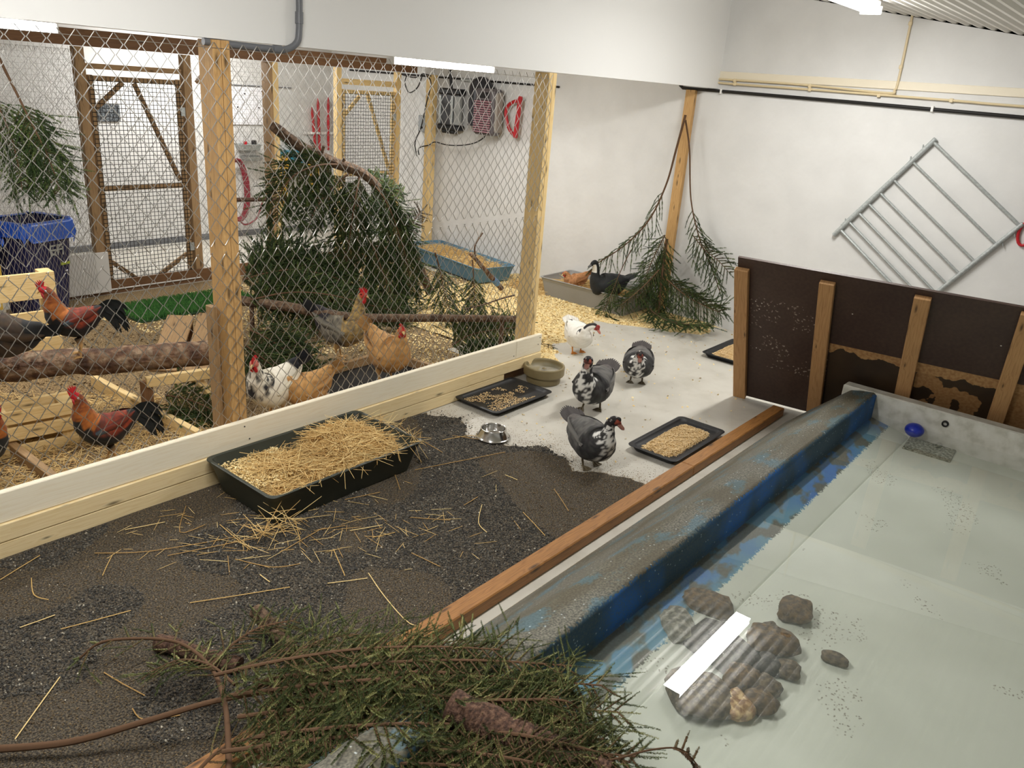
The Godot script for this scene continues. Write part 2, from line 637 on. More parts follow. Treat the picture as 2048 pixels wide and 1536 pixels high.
func build_fence() -> void:
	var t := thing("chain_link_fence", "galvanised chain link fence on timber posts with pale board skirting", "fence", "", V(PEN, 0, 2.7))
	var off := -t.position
	# posts: doubled boards standing behind the wire
	for d in [2.43, 5.3]:
		for k in 2:
			var dd: float = d + 0.025 + k * 0.051
			plank("post", V(-4.135, 0.0, dd) + off, V(-4.135, 2.495, dd) + off, 0.048, 0.145, M.post_wood if d < 3 else M.pale_wood, t, Vector3.RIGHT)
	plank("post", V(-4.13, 0.0, -0.4) + off, V(-4.13, 2.495, -0.4) + off, 0.098, 0.145, M.post_wood, t, Vector3.RIGHT)
	plank("post_splice", V(-4.165, 0.0, 2.395) + off, V(-4.165, 1.06, 2.395) + off, 0.036, 0.07, M.grey_wood, t, Vector3.RIGHT)
	# skirting boards
	plank("skirting_board", V(-4.02, 0.277, -1.0) + off, V(-4.02, 0.277, 5.08) + off, 0.04, 0.16, M.white_wood, t, Vector3.UP, 0.004)
	plank("skirting_board", V(-4.02, 0.277, 5.082) + off, V(-4.02, 0.277, 5.43) + off, 0.04, 0.16, M.white_wood, t, Vector3.UP, 0.004)
	plank("skirting_board", V(-4.012, 0.147, -1.0) + off, V(-4.012, 0.147, 5.42) + off, 0.052, 0.096, M.cream_wood, t, Vector3.UP, 0.004)
	plank("skirting_board", V(-4.014, 0.05, -1.0) + off, V(-4.014, 0.05, 4.93) + off, 0.05, 0.094, M.cream_wood, t, Vector3.UP, 0.005)
	plank("skirting_board", V(-4.06, 0.06, 4.94) + off, V(-4.06, 0.06, 5.42) + off, 0.02, 0.11, M.dark_wood, t, Vector3.UP, 0.003)  # dark set-back board stands in for the shaded gap at the board ends
	# screws
	for s in [[2.47, 0.325], [2.5, 0.235], [5.4, 0.33], [5.38, 0.27], [5.05, 0.23]]:
		var sc := MB.new()
		sc.lathe([Vector2(0, 0.003), Vector2(0.004, 0.002), Vector2(0.005, 0)], 8)
		part("screw", sc.mesh(), M.black_pipe, t, Transform3D(Basis(Vector3.BACK, -PI / 2), V(-3.999, s[1], s[0]) + off))
	# two widths of chain link, knuckled ends showing where they meet
	var b := MB.new()
	chain_link(b, V(PEN, 0.33, -0.9) + off, Vector3(0, 0, -1), Vector3.UP, Vector3.RIGHT, 6.28, 1.09, 0.0855, 0.0955, 0.0026, true)
	var lo := part("wire_mesh", b.mesh(), M.wire, t)
	lo.set_meta("kind", "stuff")
	b = MB.new()
	chain_link(b, V(PEN - 0.006, 1.43, -0.9) + off, Vector3(0, 0, -1), Vector3.UP, Vector3.RIGHT, 6.28, 1.06, 0.0855, 0.0955, 0.0026)
	part("wire_mesh", b.mesh(), M.wire, t).set_meta("kind", "stuff")
	pipe("tension_wire", [V(PEN - 0.01, 2.455, -0.9) + off, V(PEN - 0.01, 2.455, 2.43) + off, V(PEN - 0.01, 2.45, 5.3) + off], 0.0018, M.wire, t, 5)

func square_net(b: MB, o: Vector3, u: Vector3, w: float, h: float, cell: float, r: float) -> void:
	var k := 0.0
	while k <= w:
		b.tube([o + u * k, o + u * k + Vector3(0, h, 0)], [r, r], 4, false)
		k += cell
	k = 0.0
	while k <= h:
		b.tube([o + Vector3(0, k, 0), o + u * w + Vector3(0, k, 0)], [r, r], 4, false)
		k += cell

func net_gate(label: String, d0: float, d1: float, m: StandardMaterial3D, mid: float, dark: bool) -> void:
	var t := thing("pen_gate", label, "gate", "", V(PART, 0, (d0 + d1) / 2))
	var off := -t.position
	var x := PART
	plank("stile", V(x, 0.05, d0 + 0.03) + off, V(x, 2.17, d0 + 0.03) + off, 0.05, 0.04, m, t, Vector3.RIGHT)
	plank("stile", V(x, 0.05, d1 - 0.03) + off, V(x, 2.17, d1 - 0.03) + off, 0.05, 0.04, m, t, Vector3.RIGHT)
	for y in [0.08, mid, 2.14]:
		plank("rail", V(x, y, d0 + 0.055) + off, V(x, y, d1 - 0.055) + off, 0.04, 0.05, m, t)
	var c := d0 + (d1 - d0) * 0.42
	var braces := [[V(x, mid + 0.05, d1 - 0.08), V(x, 2.11, c + 0.06)], [V(x, 1.86, d0 + 0.06), V(x, 2.11, c - 0.06)]]
	if dark:
		braces += [[V(x, 0.32, d0 + 0.06), V(x, 0.11, c - 0.1)], [V(x, 0.32, d1 - 0.06), V(x, 0.11, c + 0.15)]]
	for q in braces:
		plank("brace", q[0] + off, q[1] + off, 0.045, 0.03, m, t, Vector3.RIGHT)
	var b := MB.new()
	square_net(b, V(x + 0.027, 0.06, d0 + 0.01) + off, Vector3(0, 0, -1), d1 - d0 - 0.02, 2.1, 0.042, 0.0031)
	part("net", b.mesh(), M.black_net, t).set_meta("kind", "stuff")
	for y in [0.4, 1.85]:
		part("hinge", rbox(Vector3(0.012, 0.09, 0.05), 0.002), M.galv, t, Transform3D(Basis(), V(x + 0.03, y, d1 - 0.01) + off))

func build_partition() -> void:
	var t := thing("pen_partition", "timber framed wire partition with two gate openings behind the hen pen", "partition", "", V(PART, 0, 5.0))
	var off := -t.position
	var x := PART
	plank("header_beam", V(x, 2.5, -1.0) + off, V(x, 2.5, 8.1) + off, 0.07, 0.15, M.dark_wood, t)
	for d in [3.66, 4.75]:
		plank("post", V(x, 0, d) + off, V(x, 2.42, d) + off, 0.09, 0.09, M.grey_wood, t, Vector3.RIGHT)
	for d in [6.77, 7.77]:
		plank("post", V(x, 0, d) + off, V(x, 2.42, d) + off, 0.075, 0.075, M.pale_wood, t, Vector3.RIGHT)
	plank("post", V(x + 0.05, 0, 5.72) + off, V(x + 0.05, 2.42, 5.72) + off, 0.048, 0.15, M.grey_wood, t, Vector3.RIGHT)
	plank("post", V(x + 0.06, 0, 5.80) + off, V(x + 0.06, 2.42, 5.80) + off, 0.098, 0.048, M.pale_wood, t, Vector3.RIGHT)
	plank("post", V(x + 0.28, 0, 8.14) + off, V(x + 0.28, 2.42, 8.14) + off, 0.1, 0.12, M.pale_wood, t, Vector3.RIGHT)
	plank("rail", V(x, 2.25, 3.71) + off, V(x, 2.25, 4.7) + off, 0.045, 0.05, M.grey_wood, t)
	plank("rail", V(x, 2.26, 6.81) + off, V(x, 2.26, 7.73) + off, 0.045, 0.07, M.pale_wood, t)
	plank("sill_board", V(x + 0.06, 0.07, 3.0) + off, V(x + 0.06, 0.07, 5.68) + off, 0.03, 0.14, M.dark_wood, t)
	plank("sill_board", V(x + 0.06, 0.07, 5.86) + off, V(x + 0.06, 0.07, 8.0) + off, 0.03, 0.14, M.dark_wood, t)
	plank("brace", V(x + 0.05, 2.42, 5.1) + off, V(x + 0.05, 2.15, 4.85) + off, 0.04, 0.06, M.grey_wood, t, Vector3.RIGHT)
	pipe("threshold_bar", [V(x + 0.09, 0.05, 3.7) + off, V(x + 0.09, 0.05, 4.72) + off], 0.008, M.white_plastic, t)
	part("panel", rbox(Vector3(0.02, 0.42, 0.47), 0.003), M.white_plastic, t, Transform3D(Basis(), V(x + 0.12, 0.25, 3.46) + off))
	var b := MB.new()
	for s in [[-0.9, 4.5, 0.1, 2.32], [4.8, 0.9, 0.14, 2.28], [5.86, 0.87, 0.14, 2.28], [7.82, 0.34, 0.14, 2.28]]:
		chain_link(b, V(x + 0.045, s[2], s[0]) + off, Vector3(0, 0, -1), Vector3.UP, Vector3.RIGHT, s[1], s[3], 0.0855, 0.0955, 0.0017)
	part("wire_mesh", b.mesh(), M.thin_wire, t).set_meta("kind", "stuff")
	b = MB.new()
	square_net(b, V(x - 0.05, 0.14, 4.8) + off, Vector3(0, 0, -1), 0.9, 2.28, 0.05, 0.0011)
	square_net(b, V(x - 0.05, 0.14, 1.2) + off, Vector3(0, 0, -1), 2.4, 2.28, 0.05, 0.0011)
	part("welded_mesh", b.mesh(), M.thin_wire, t).set_meta("kind", "stuff")
	net_gate("weathered timber gate with black netting beside the blue bins", 3.72, 4.69, M.grey_wood, 1.08, true)
	net_gate("pale timber gate with black netting beside the red poles", 6.82, 7.72, M.pale_wood, 1.12, false)

# ---------- pool ----------
func build_pool() -> void:
	var n1 := noise(1.1, 4)
	var n2 := noise(3.2, 4)
	var n3 := noise(14.0, 3)
	var n4 := noise(45.0, 2)
	var blue := rgb(22, 92, 168)
	var blue2 := rgb(70, 126, 150)
	var brown := rgb(74, 66, 46)
	var grit := rgb(92, 92, 82)
	var cream := rgb(206, 211, 197)
	var d0 := 0.4
	var d1 := 6.06
	# ramp: u runs along the pool, v along the outline from the floor over the crest to the water
	var W := 1024
	var Hh := 192
	var prof := [Vector2(-1.975, 0.0), Vector2(-1.955, 0.022), Vector2(-1.73, 0.235), Vector2(-1.545, 0.41), Vector2(-1.53, 0.422), Vector2(-1.45, 0.44), Vector2(-1.375, 0.449), Vector2(-1.36, 0.446), Vector2(-1.349, 0.43), Vector2(-1.346, 0.41), Vector2(-1.34, 0.17)]
	var acc := [0.0]
	for i in range(1, prof.size()):
		acc.append(acc[i - 1] + (prof[i] - prof[i - 1]).length())
	var total: float = acc[acc.size() - 1]
	var crest: float = acc[7]
	var img := Image.create(W, Hh, false, Image.FORMAT_RGB8)
	for yy in Hh:
		var l := total * (yy + 0.5) / Hh
		for xx in W:
			var d := lerpf(d0, d1, (xx + 0.5) / W)
			var g := n3.get_noise_2d(d * 3.0, l * 3.0)
			var f := n4.get_noise_2d(d * 2.0, l * 2.0)
			var s := n1.get_noise_2d(d * 0.9, l * 2.5)
			var c := rgb(70, 70, 62).lerp(rgb(128, 124, 110), clampf(0.5 + f * 1.4, 0, 1))
			c = c.lerp(brown, clampf(s * 1.1 + 0.15, 0, 0.6))
			var worn := n2.get_noise_2d(d * 0.8, l * 1.6) + g * 0.3
			c = c.lerp(blue2.lerp(blue, 0.25), clampf((worn - 0.2) * 1.6, 0, 0.36))
			if l > crest + 0.004 + g * 0.022:
				c = blue.lerp(rgb(34, 66, 86), clampf(0.55 + n2.get_noise_2d(d * 0.35 + 9.0, l * 0.3) * 2.0, 0, 1))
				c = c.lerp(grit, clampf((f - 0.12) * 2.0, 0, 0.55))
			if l < 0.03 + g * 0.008:
				c = rgb(196, 182, 150)
			if f > 0.6 and g > 0.3:
				c = rgb(210, 220, 224)
			img.set_pixel(xx, yy, c)
	var t := thing("pool", "raised concrete duck pool with worn blue ramp edge and cream basin", "pool", "", V(-0.2, 0, 3.2))
	var off := -t.position
	var b := MB.new()
	var rows := []
	var nb := noise(2.0, 3)
	for k in 58:
		var d := lerpf(d0, d1, k / 57.0)
		var row := PackedVector3Array()
		for i in prof.size():
			var p: Vector2 = prof[i]
			var wob := nb.get_noise_2d(d * 2.0, i * 3.0) * 0.008 * (1.0 if i > 1 and i < prof.size() - 1 else 0.0)
			row.append(V(p.x + wob, p.y + wob * 0.6, d) + off)
		rows.append(row)
	# slope, top and inner face meet in worn but clear edges
	for span in [[0, 3], [3, 6], [6, 9], [9, 10]]:
		var sub := []
		for k in 58:
			sub.append(rows[k].slice(span[0], span[1] + 1))
		var base := b.v.size()
		b.grid(sub)
		var wide: int = span[1] - span[0] + 1
		for k in 58:
			for i in wide:
				b.uv[base + k * wide + i] = Vector2(k / 57.0, acc[span[0] + i] / total)
	var rm := std(Color(1, 1, 1), 0.7)
	rm.albedo_texture = ImageTexture.create_from_image(img)
	part("ramp", b.mesh(), rm, t)
	# end of the ramp towards the back wall
	b = MB.new()
	for i in prof.size() - 2:
		b.quad(V(prof[i].x, prof[i].y, d1) + off, V(prof[i].x, 0, d1) + off, V(prof[i + 1].x, 0, d1) + off, V(prof[i + 1].x, prof[i + 1].y, d1) + off)
	part("ramp_end", b.mesh(), std(rgb(70, 74, 72), 0.8), t)
	# basin floor: blue strip along the ramp, then cream paint with dirt specks
	var x0 := -1.35
	var x1 := 1.4
	var S := 1024
	var H2 := 640
	var im2 := Image.create(S, H2, false, Image.FORMAT_RGB8)
	var n5 := noise(0.9, 4)
	for yy in H2:
		var x := lerpf(x0, x1, (yy + 0.5) / H2)
		for xx in S:
			var d := lerpf(d0, d1, (xx + 0.5) / S)
			var f := n4.get_noise_2d(d * 1.7, x * 1.7)
			var g := n3.get_noise_2d(d * 2.0, x * 2.0)
			var c := cream
			if x < -0.95:
				var edge := -1.165 - 0.012 * (d - 2.0) + g * 0.012 + f * 0.014
				if x < edge:
					var pat := n2.get_noise_2d(d * 0.9, x * 1.6) * 0.8 + n1.get_noise_2d(d * 3.0 + x * 2.0, x * 5.0) * 0.7
					c = blue2.lerp(blue, clampf(0.35 + n5.get_noise_2d(d, x * 2.0) * 1.6, 0, 1))
					c = c.lerp(brown, clampf((pat + 0.06) * 3.4, 0, 0.9))
					c = c.lerp(rgb(120, 140, 140), clampf(f * 0.6, 0, 0.3))
			if c == cream:
				c = cream.lerp(rgb(190, 195, 180), clampf(n5.get_noise_2d(d * 1.2, x * 1.2) * 0.9 + 0.3, 0, 1))
				var dirt := n1.get_noise_2d(d * 1.4, x * 1.4 + 20.0)
				if f > 0.30 and dirt > 0.33 and g > 0.0:
					c = c.lerp(rgb(74, 66, 46), clampf((f - 0.36) * 5.0, 0, 0.9))
			im2.set_pixel(xx, yy, c)
	var fm := std(Color(1, 1, 1), 0.6)
	fm.albedo_texture = ImageTexture.create_from_image(im2)
	# floor has a shallow groove running the length of the pool
	b = MB.new()
	var xs := [x0, -1.2, -1.075, -1.068, -1.062, -1.055, -0.5, 0.4, x1]
	var ys := [0.262, 0.228, 0.199, 0.187, 0.187, 0.196, 0.19, 0.19, 0.19]
	rows = []
	for k in 2:
		var row := PackedVector3Array()
		for i in xs.size():
			row.append(V(xs[i], ys[i], d0 if k == 0 else d1) + off)
		rows.append(row)
	b.grid(rows)
	for k in 2:
		for i in xs.size():
			b.uv[k * xs.size() + i] = Vector2(k, (xs[i] - x0) / (x1 - x0))
	part("basin_floor", b.mesh(), fm, t)
	var pw := tri(std(Color(1, 1, 1), 0.6), 0.8)
	pw.albedo_texture = ramp_tex(512, 0.02, [rgb(186, 184, 172), rgb(206, 204, 194), rgb(214, 212, 204)], [0.2, 0.5, 0.8], 5)
	part("end_wall", rbox(Vector3(3.05, 0.45, 0.11), 0.008), pw, t, Transform3D(Basis(), V(-0.07, 0.225, 6.115) + off))
	part("side_wall", rbox(Vector3(0.12, 0.45, 5.78), 0.008), pw, t, Transform3D(Basis(), V(1.46, 0.225, 3.28) + off))
	part("near_wall", rbox(Vector3(2.85, 0.45, 0.1), 0.008), pw, t, Transform3D(Basis(), V(0.05, 0.225, 0.36) + off))
	# outlet pipe stub in the end wall
	b = MB.new()
	b.lathe([Vector2(0.013, -0.05), Vector2(0.013, 0.012), Vector2(0.022, 0.012), Vector2(0.024, 0.0), Vector2(0.024, -0.01)], 20)
	part("outlet", b.mesh(), M.black_pipe, t, Transform3D(Basis(Vector3.RIGHT, PI / 2), V(-0.86, 0.37, 6.058) + off))
	# drain cover
	var dm := tri(std(Color(1, 1, 1), 0.8), 3.0)
	dm.albedo_texture = ramp_tex(256, 0.05, [rgb(60, 62, 44), rgb(128, 128, 108), rgb(180, 182, 164)], [0.25, 0.5, 0.8], 4)
	var dc := single("drain_cover", rbox(Vector3(0.31, 0.012, 0.40), 0.004), dm, "mossy square drain cover on the cream pool bottom", "drain cover", "", Transform3D(Basis(), gp(1862, 893, 0.197)))
	dc.rotation.y = 0.06
	# water
	b = MB.new()
	b.quad(V(-1.342, 0.285, d0), V(1.4, 0.285, d0), V(1.4, 0.285, 6.06), V(-1.342, 0.285, 6.06))
	single("pool_water", b.mesh(), M.water, "calm clear water filling the raised duck pool", "water")
	# floating ball
	b = MB.new()
	var pr := []
	for i in 13:
		var a := -PI / 2 + PI * i / 12.0
		pr.append(Vector2(cos(a) * 0.065, sin(a) * 0.05))
	b.lathe(pr, 24)
	var ball := gp(1835, 852, 0.295)
	single("floating_ball", b.mesh(), std(rgb(28, 48, 168), 0.3), "small blue plastic float at the pool end wall", "float", "", Transform3D(Basis(), V(ball.x, 0.285, 5.985)))
	# stones on the pool bottom: pixel centre, pixel size, turn, look
	var looks := []
	for cs in [[rgb(58, 45, 27), rgb(112, 88, 54)], [rgb(60, 50, 36), rgb(110, 95, 70)], [rgb(84, 82, 70), rgb(150, 148, 132)], [rgb(120, 82, 42), rgb(206, 180, 132)], [rgb(36, 34, 32), rgb(76, 72, 64)]]:
		var m := tri(std(Color(1, 1, 1), 0.7), 5.0, false)
		m.albedo_texture = ramp_tex(256, 0.022, [cs[0], cs[0].lerp(cs[1], 0.5), cs[1]], [0.3, 0.5, 0.72], 4)
		m.normal_enabled = true
		m.normal_texture = M.bark.normal_texture
		m.normal_scale = 0.5
		looks.append(m)
	var spots := [
		[1412, 1218, 92, 44, -0.4, 0, "brown angular stone half on the blue painted strip"],
		[1353, 1262, 60, 66, 0.0, 2, "pale lichen grey round stone next to the blue strip"],
		[1436, 1306, 104, 96, 0.5, 4, "large dark boulder under the lamp reflection in the pool"],
		[1396, 1398, 112, 84, 0.3, 1, "rounded grey boulder at the lower end of the stone pile"],
		[1589, 1231, 60, 48, -0.5, 0, "brown slab shaped stone lying apart from the pile"],
		[1537, 1264, 40, 24, 0.2, 1, "small dark stone tucked behind the long brown stone"],
		[1538, 1296, 92, 46, -0.2, 0, "long brown stone on top of the pile"],
		[1533, 1336, 44, 36, 0.4, 4, "dark grey stone beneath the long brown stone"],
		[1575, 1347, 42, 30, -0.3, 1, "small greyish wedge stone at the pile edge"],
		[1482, 1364, 66, 40, -0.2, 0, "reddish brown oval stone in the middle of the pile"],
		[1533, 1379, 44, 36, 0.7, 1, "brown stone beside the tan quartz stone"],
		[1472, 1420, 54, 48, 0.2, 3, "tan and white quartz stone in front of the pile"],
		[1520, 1412, 52, 42, 0.5, 0, "smooth brown triangular stone in front of the pile"],
		[1668, 1321, 46, 20, -0.6, 1, "lone small elongated stone on the cream pool bottom"],
		[1492, 1326, 46, 36, 0.1, 4, "mossy dark stone filling the pile centre"],
	]
	for s in spots:
		var at := gp(s[0], s[1], 0.2)
		var dist := (at - EYE).length()
		var w: float = s[2] * dist / F_PX
		var l: float = s[3] * dist / F_PX * 1.4
		var hh := minf(minf(w, l) * 0.6, 0.085)
		var st := MB.new()
		var ns := noise(4.0, 2)
		var rr := []
		for i in 15:
			var row := PackedVector3Array()
			var a := -PI / 2 + PI * i / 14.0
			for j in 23:
				var q := TAU * j / 22.0
				var dir := Vector3(cos(a) * cos(q), sin(a), -cos(a) * sin(q))
				var k := 1.0 + ns.get_noise_3dv(dir * 0.22) * 0.26
				var p := dir.sign() * Vector3(pow(absf(dir.x), 0.8), pow(absf(dir.y), 0.72), pow(absf(dir.z), 0.8)) * k
				row.append(p * Vector3(w / 2, hh / 2, l / 2))
			rr.append(row)
		st.grid(rr)
		var up: float = 0.192 + hh * 0.45 + (0.02 if s[6].contains("on top") else 0.0)
		var o := single("pool_stone", st.mesh(), looks[s[5]], s[6], "stone", "stones on the pool bottom", Transform3D(Basis(Vector3.UP, 0.7 + s[4]), V(at.x, up, -at.z)))
		o.position.y = minf(o.position.y, 0.285 - hh * 0.5)
	build_board()

# brown panel with battens leaning over the pool end
func build_board() -> void:
	var yaw := deg_to_rad(7.0)
	var lean := deg_to_rad(27.0)
	var e := Vector3(cos(yaw), 0, -sin(yaw))
	var nrm := Vector3(-sin(yaw), 0, -cos(yaw))
	var u := -sin(lean) * nrm + Vector3(0, cos(lean), 0)
	var face := e.cross(u)
	var L := 3.1
	var HH := 1.44
	var t := thing("batten_panel", "dark brown plywood panel with pale battens leaning at the pool end", "panel", "", V(-2.52, 0.024, 6.33))
	t.transform.basis = Basis(e, u, face)
	var W := 1024
	var Hp := 512
	var n1 := noise(2.2, 4)
	var n2 := noise(30.0, 2)
	var n3 := noise(1.4, 3, FastNoiseLite.TYPE_CELLULAR)
	var img := Image.create(W, Hp, false, Image.FORMAT_RGB8)
	for yy in Hp:
		var v := HH * (1.0 - (yy + 0.5) / Hp)
		for xx in W:
			var x := L * (xx + 0.5) / W
			var f := n2.get_noise_2d(x, v)
			var g := n1.get_noise_2d(x, v)
			var c := rgb(58, 40, 34).lerp(rgb(72, 54, 44), clampf(0.5 + f * 0.5 + g * 0.6, 0, 1))
			if f > 0.46 and g > 0.05 and x < 1.0 and v < 1.1 and v > 0.4:
				c = rgb(150, 140, 126)
			if x > 0.72:
				var band := 0.80 - v
				if band > 0.0:
					var dark := n1.get_noise_2d(x * 1.3 + 5.0, v * 1.2) + n3.get_noise_2d(x * 1.2, v * 1.6) * 0.5
					var depth := 0.085 + 0.08 * n1.get_noise_2d(x * 2.0, 7.0)
					var tan := rgb(176, 138, 92).lerp(rgb(150, 108, 66), clampf(f + 0.4, 0, 1))
					if band < depth:
						c = tan
					elif x > 1.34 and dark > -0.22:
						c = tan.lerp(rgb(120, 84, 50), 0.3)
					else:
						c = rgb(46, 34, 24).lerp(rgb(64, 48, 32), clampf(g + 0.5, 0, 1))
			img.set_pixel(xx, yy, c)
	for sp in [[0.14, 1.06], [0.19, 1.05], [0.16, 0.58], [0.19, 0.57], [0.17, 0.99], [0.85, 1.12], [1.8, 1.1]]:
		img.fill_rect(Rect2i(int(sp[0] / L * W), int((1.0 - sp[1] / HH) * Hp), 3, 3), rgb(230, 226, 214))
	var bm := std(Color(1, 1, 1), 0.5)
	bm.albedo_texture = ImageTexture.create_from_image(img)
	var b := MB.new()
	var th := 0.02
	var p := [Vector3(0, 0, 0), Vector3(L, 0, 0), Vector3(L, HH, 0), Vector3(0, HH, 0)]
	b.quad(p[0], p[1], p[2], p[3], Vector2(0, 1), Vector2(1, 1), Vector2(1, 0), Vector2(0, 0))
	var q := []
	for k in p: q.append(k - Vector3(0, 0, th))
	b.quad(q[1], q[0], q[3], q[2], Vector2(0, .3), Vector2(.2, .3), Vector2(.2, 0), Vector2(0, 0))
	for k in 4:
		var k2 := (k + 1) % 4
		b.quad(p[k2], p[k], q[k], q[k2], Vector2(0, .02), Vector2(.2, .02), Vector2(.2, .03), Vector2(0, .03))
	part("plywood", b.mesh(), bm, t)
	for k in 5:
		var x := 0.04 + 0.622 * k
		var top := 1.355 + 0.02 * k
		var low := 0.0
		plank("batten", Vector3(x, low, 0.024), Vector3(x, top, 0.024), 0.105, 0.046, M.batten, t, Vector3.BACK)

# ---------- duck yard ----------
func rring(hx: float, hz: float, r: float, y: float, seg := 5) -> PackedVector3Array:
	var row := PackedVector3Array()
	for k in 4:
		var cx := (hx - r) * (1.0 if k == 0 or k == 3 else -1.0)
		var cz := (hz - r) * (1.0 if k < 2 else -1.0)
		for i in seg + 1:
			var a := PI / 2 * (k + float(i) / seg)
			row.append(Vector3(cx + cos(a) * r, y, cz + sin(a) * r))
	row.append(row[0])
	return row

# open container: half sizes at the rim, height, inward taper, wall thickness, rim width
func basin(hx: float, hz: float, h: float, taper: float, wall: float, rim: float, r: float) -> ArrayMesh:
	var b := MB.new()
	var rows := [
		rring(hx * 0.1, hz * 0.1, 0.01, 0.0), rring(hx - taper - 0.01, hz - taper - 0.01, r * 0.7, 0.0), rring(hx - taper, hz - taper, r * 0.8, 0.012),
		rring(hx - taper * 0.18, hz - taper * 0.18, r, h * 0.82), rring(hx - taper * 0.18 + rim * 0.35, hz - taper * 0.18 + rim * 0.35, r, h * 0.83), rring(hx + rim * 0.4, hz + rim * 0.4, r, h * 0.97),
		rring(hx + rim, hz + rim, r, h * 0.97), rring(hx + rim, hz + rim, r, h - 0.003), rring(hx + rim - 0.004, hz + rim - 0.004, r, h), rring(hx - wall * 0.5, hz - wall * 0.5, r, h), rring(hx - wall, hz - wall, r, h - 0.004),
		rring(hx - taper - wall, hz - taper - wall, r * 0.8, 0.02), rring(hx * 0.05, hz * 0.05, 0.005, 0.018)]
	for i in rows.size():
		var q: PackedVector3Array = rows[i]
		q.reverse()
		rows[i] = q
	b.grid(rows)
	return b.mesh()

func straw_mesh() -> ArrayMesh:
	if not cache.has("straw"):
		var b := MB.new()
		b.tube([Vector3(-0.5, 0, 0), Vector3(-0.15, 0.012, 0.008), Vector3(0.2, 0.004, -0.01), Vector3(0.5, 0, 0)], [0.7, 1.0, 1.0, 0.6], 4, false)
		# unit length along x, unit radius across: scaled per straw
		cache.straw = b.mesh()
	return cache.straw

func straw_x(at: Vector3, yaw: float, pitch: float, l: float, r: float) -> Transform3D:
	var bs := Basis(Vector3.UP, yaw) * Basis(Vector3.BACK, pitch)
	return Transform3D(Basis(bs.x * l, bs.y * r, bs.z * r), at)

func straw_col() -> Color:
	var c := rgb(236, 210, 150).lerp(rgb(190, 150, 88), rng.randf())
	return c.srgb_to_linear()

# bedding of straw and chips in a container, in the container's own frame
func bedding(parent: Node, hx: float, hz: float, y: float, bulge: float, count: int, chips: int, heap := false, tilt := 0.0) -> void:
	var pw := 2 if heap else 4
	var n := noise(3.0, 3)
	var b := MB.new()
	var rows := []
	for i in 19:
		var row := PackedVector3Array()
		for j in 25:
			var p := Vector2(lerpf(-hx, hx, j / 24.0), lerpf(hz, -hz, i / 18.0))
			var edge := (1.0 - pow(absf(p.x / hx), pw)) * (1.0 - pow(absf(p.y / hz), pw))
			row.append(Vector3(p.x, y + bulge * edge * (0.6 + n.get_noise_2d(p.x, p.y)) + tilt * edge * smoothstep(-0.3, 0.9, p.x / hx), p.y))
		rows.append(row)
	b.grid(rows)
	part("bedding", b.mesh(), M.straw_bed, parent).set_meta("kind", "stuff")
	var xs := []
	var cs := []
	for i in count:
		var yaw := rng.randf() * TAU
		var ln := rng.randf_range(0.09, 0.30)
		var rx := maxf(hx - ln * 0.5 * absf(cos(yaw)), 0.02)
		var rz := maxf(hz - ln * 0.5 * absf(sin(yaw)), 0.02)
		var p := Vector2(rng.randf_range(-rx, rx), rng.randf_range(-rz, rz))
		var edge := (1.0 - pow(absf(p.x / hx), pw)) * (1.0 - pow(absf(p.y / hz), pw))
		var yy := y + bulge * edge * (0.6 + n.get_noise_2d(p.x, p.y)) + tilt * edge * smoothstep(-0.3, 0.9, p.x / hx) + rng.randf_range(0.0, 0.03)
		xs.append(straw_x(Vector3(p.x, yy, p.y), yaw, rng.randfn() * 0.2, ln, rng.randf_range(0.0014, 0.0026)))
		cs.append(straw_col())
	many("straw", straw_mesh(), M.vcol, xs, cs, parent)
	if chips > 0:
		xs = []
		cs = []
		for i in chips:
			var p := Vector2(rng.randf_range(-hx, hx), rng.randf_range(-hz, hz))
			xs.append(chip_x(Vector3(p.x, y + 0.02 + bulge * 0.5, p.y), 1.0))
			cs.append(chip_col())
		many("wood_chips", chip_mesh(), M.vcol, xs, cs, parent)

func chip_mesh() -> ArrayMesh:
	if not cache.has("chip"):
		var b := MB.new()
		var rows := []
		for i in 3:
			var row := PackedVector3Array()
			for j in 2:
				row.append(Vector3((i - 1) * 0.5, 0.12 * (1 - absf(i - 1)), (0.5 - j) * 0.7))
			rows.append(row)
		b.grid(rows)
		cache.chip = b.mesh()
	return cache.chip

func chip_x(at: Vector3, s: float) -> Transform3D:
	var bs := Basis(Vector3.UP, rng.randf() * TAU) * Basis(Vector3.RIGHT, rng.randfn() * 0.5) * Basis(Vector3.BACK, rng.randfn() * 0.4)
	return Transform3D(bs.scaled(Vector3.ONE * s * rng.randf_range(0.008, 0.02)), at)

func chip_col() -> Color:
	return rgb(246, 226, 172).lerp(rgb(214, 178, 110), pow(rng.randf(), 1.6)).srgb_to_linear()

func grain_mesh() -> ArrayMesh:
	if not cache.has("grain"):
		var b := MB.new()
		b.tube([Vector3(-0.5, 0, 0), Vector3(-0.2, 0, 0), Vector3(0.2, 0, 0), Vector3(0.5, 0, 0)], [0.05, 0.3, 0.3, 0.05], 5, false)
		cache.grain = b.mesh()
	return cache.grain

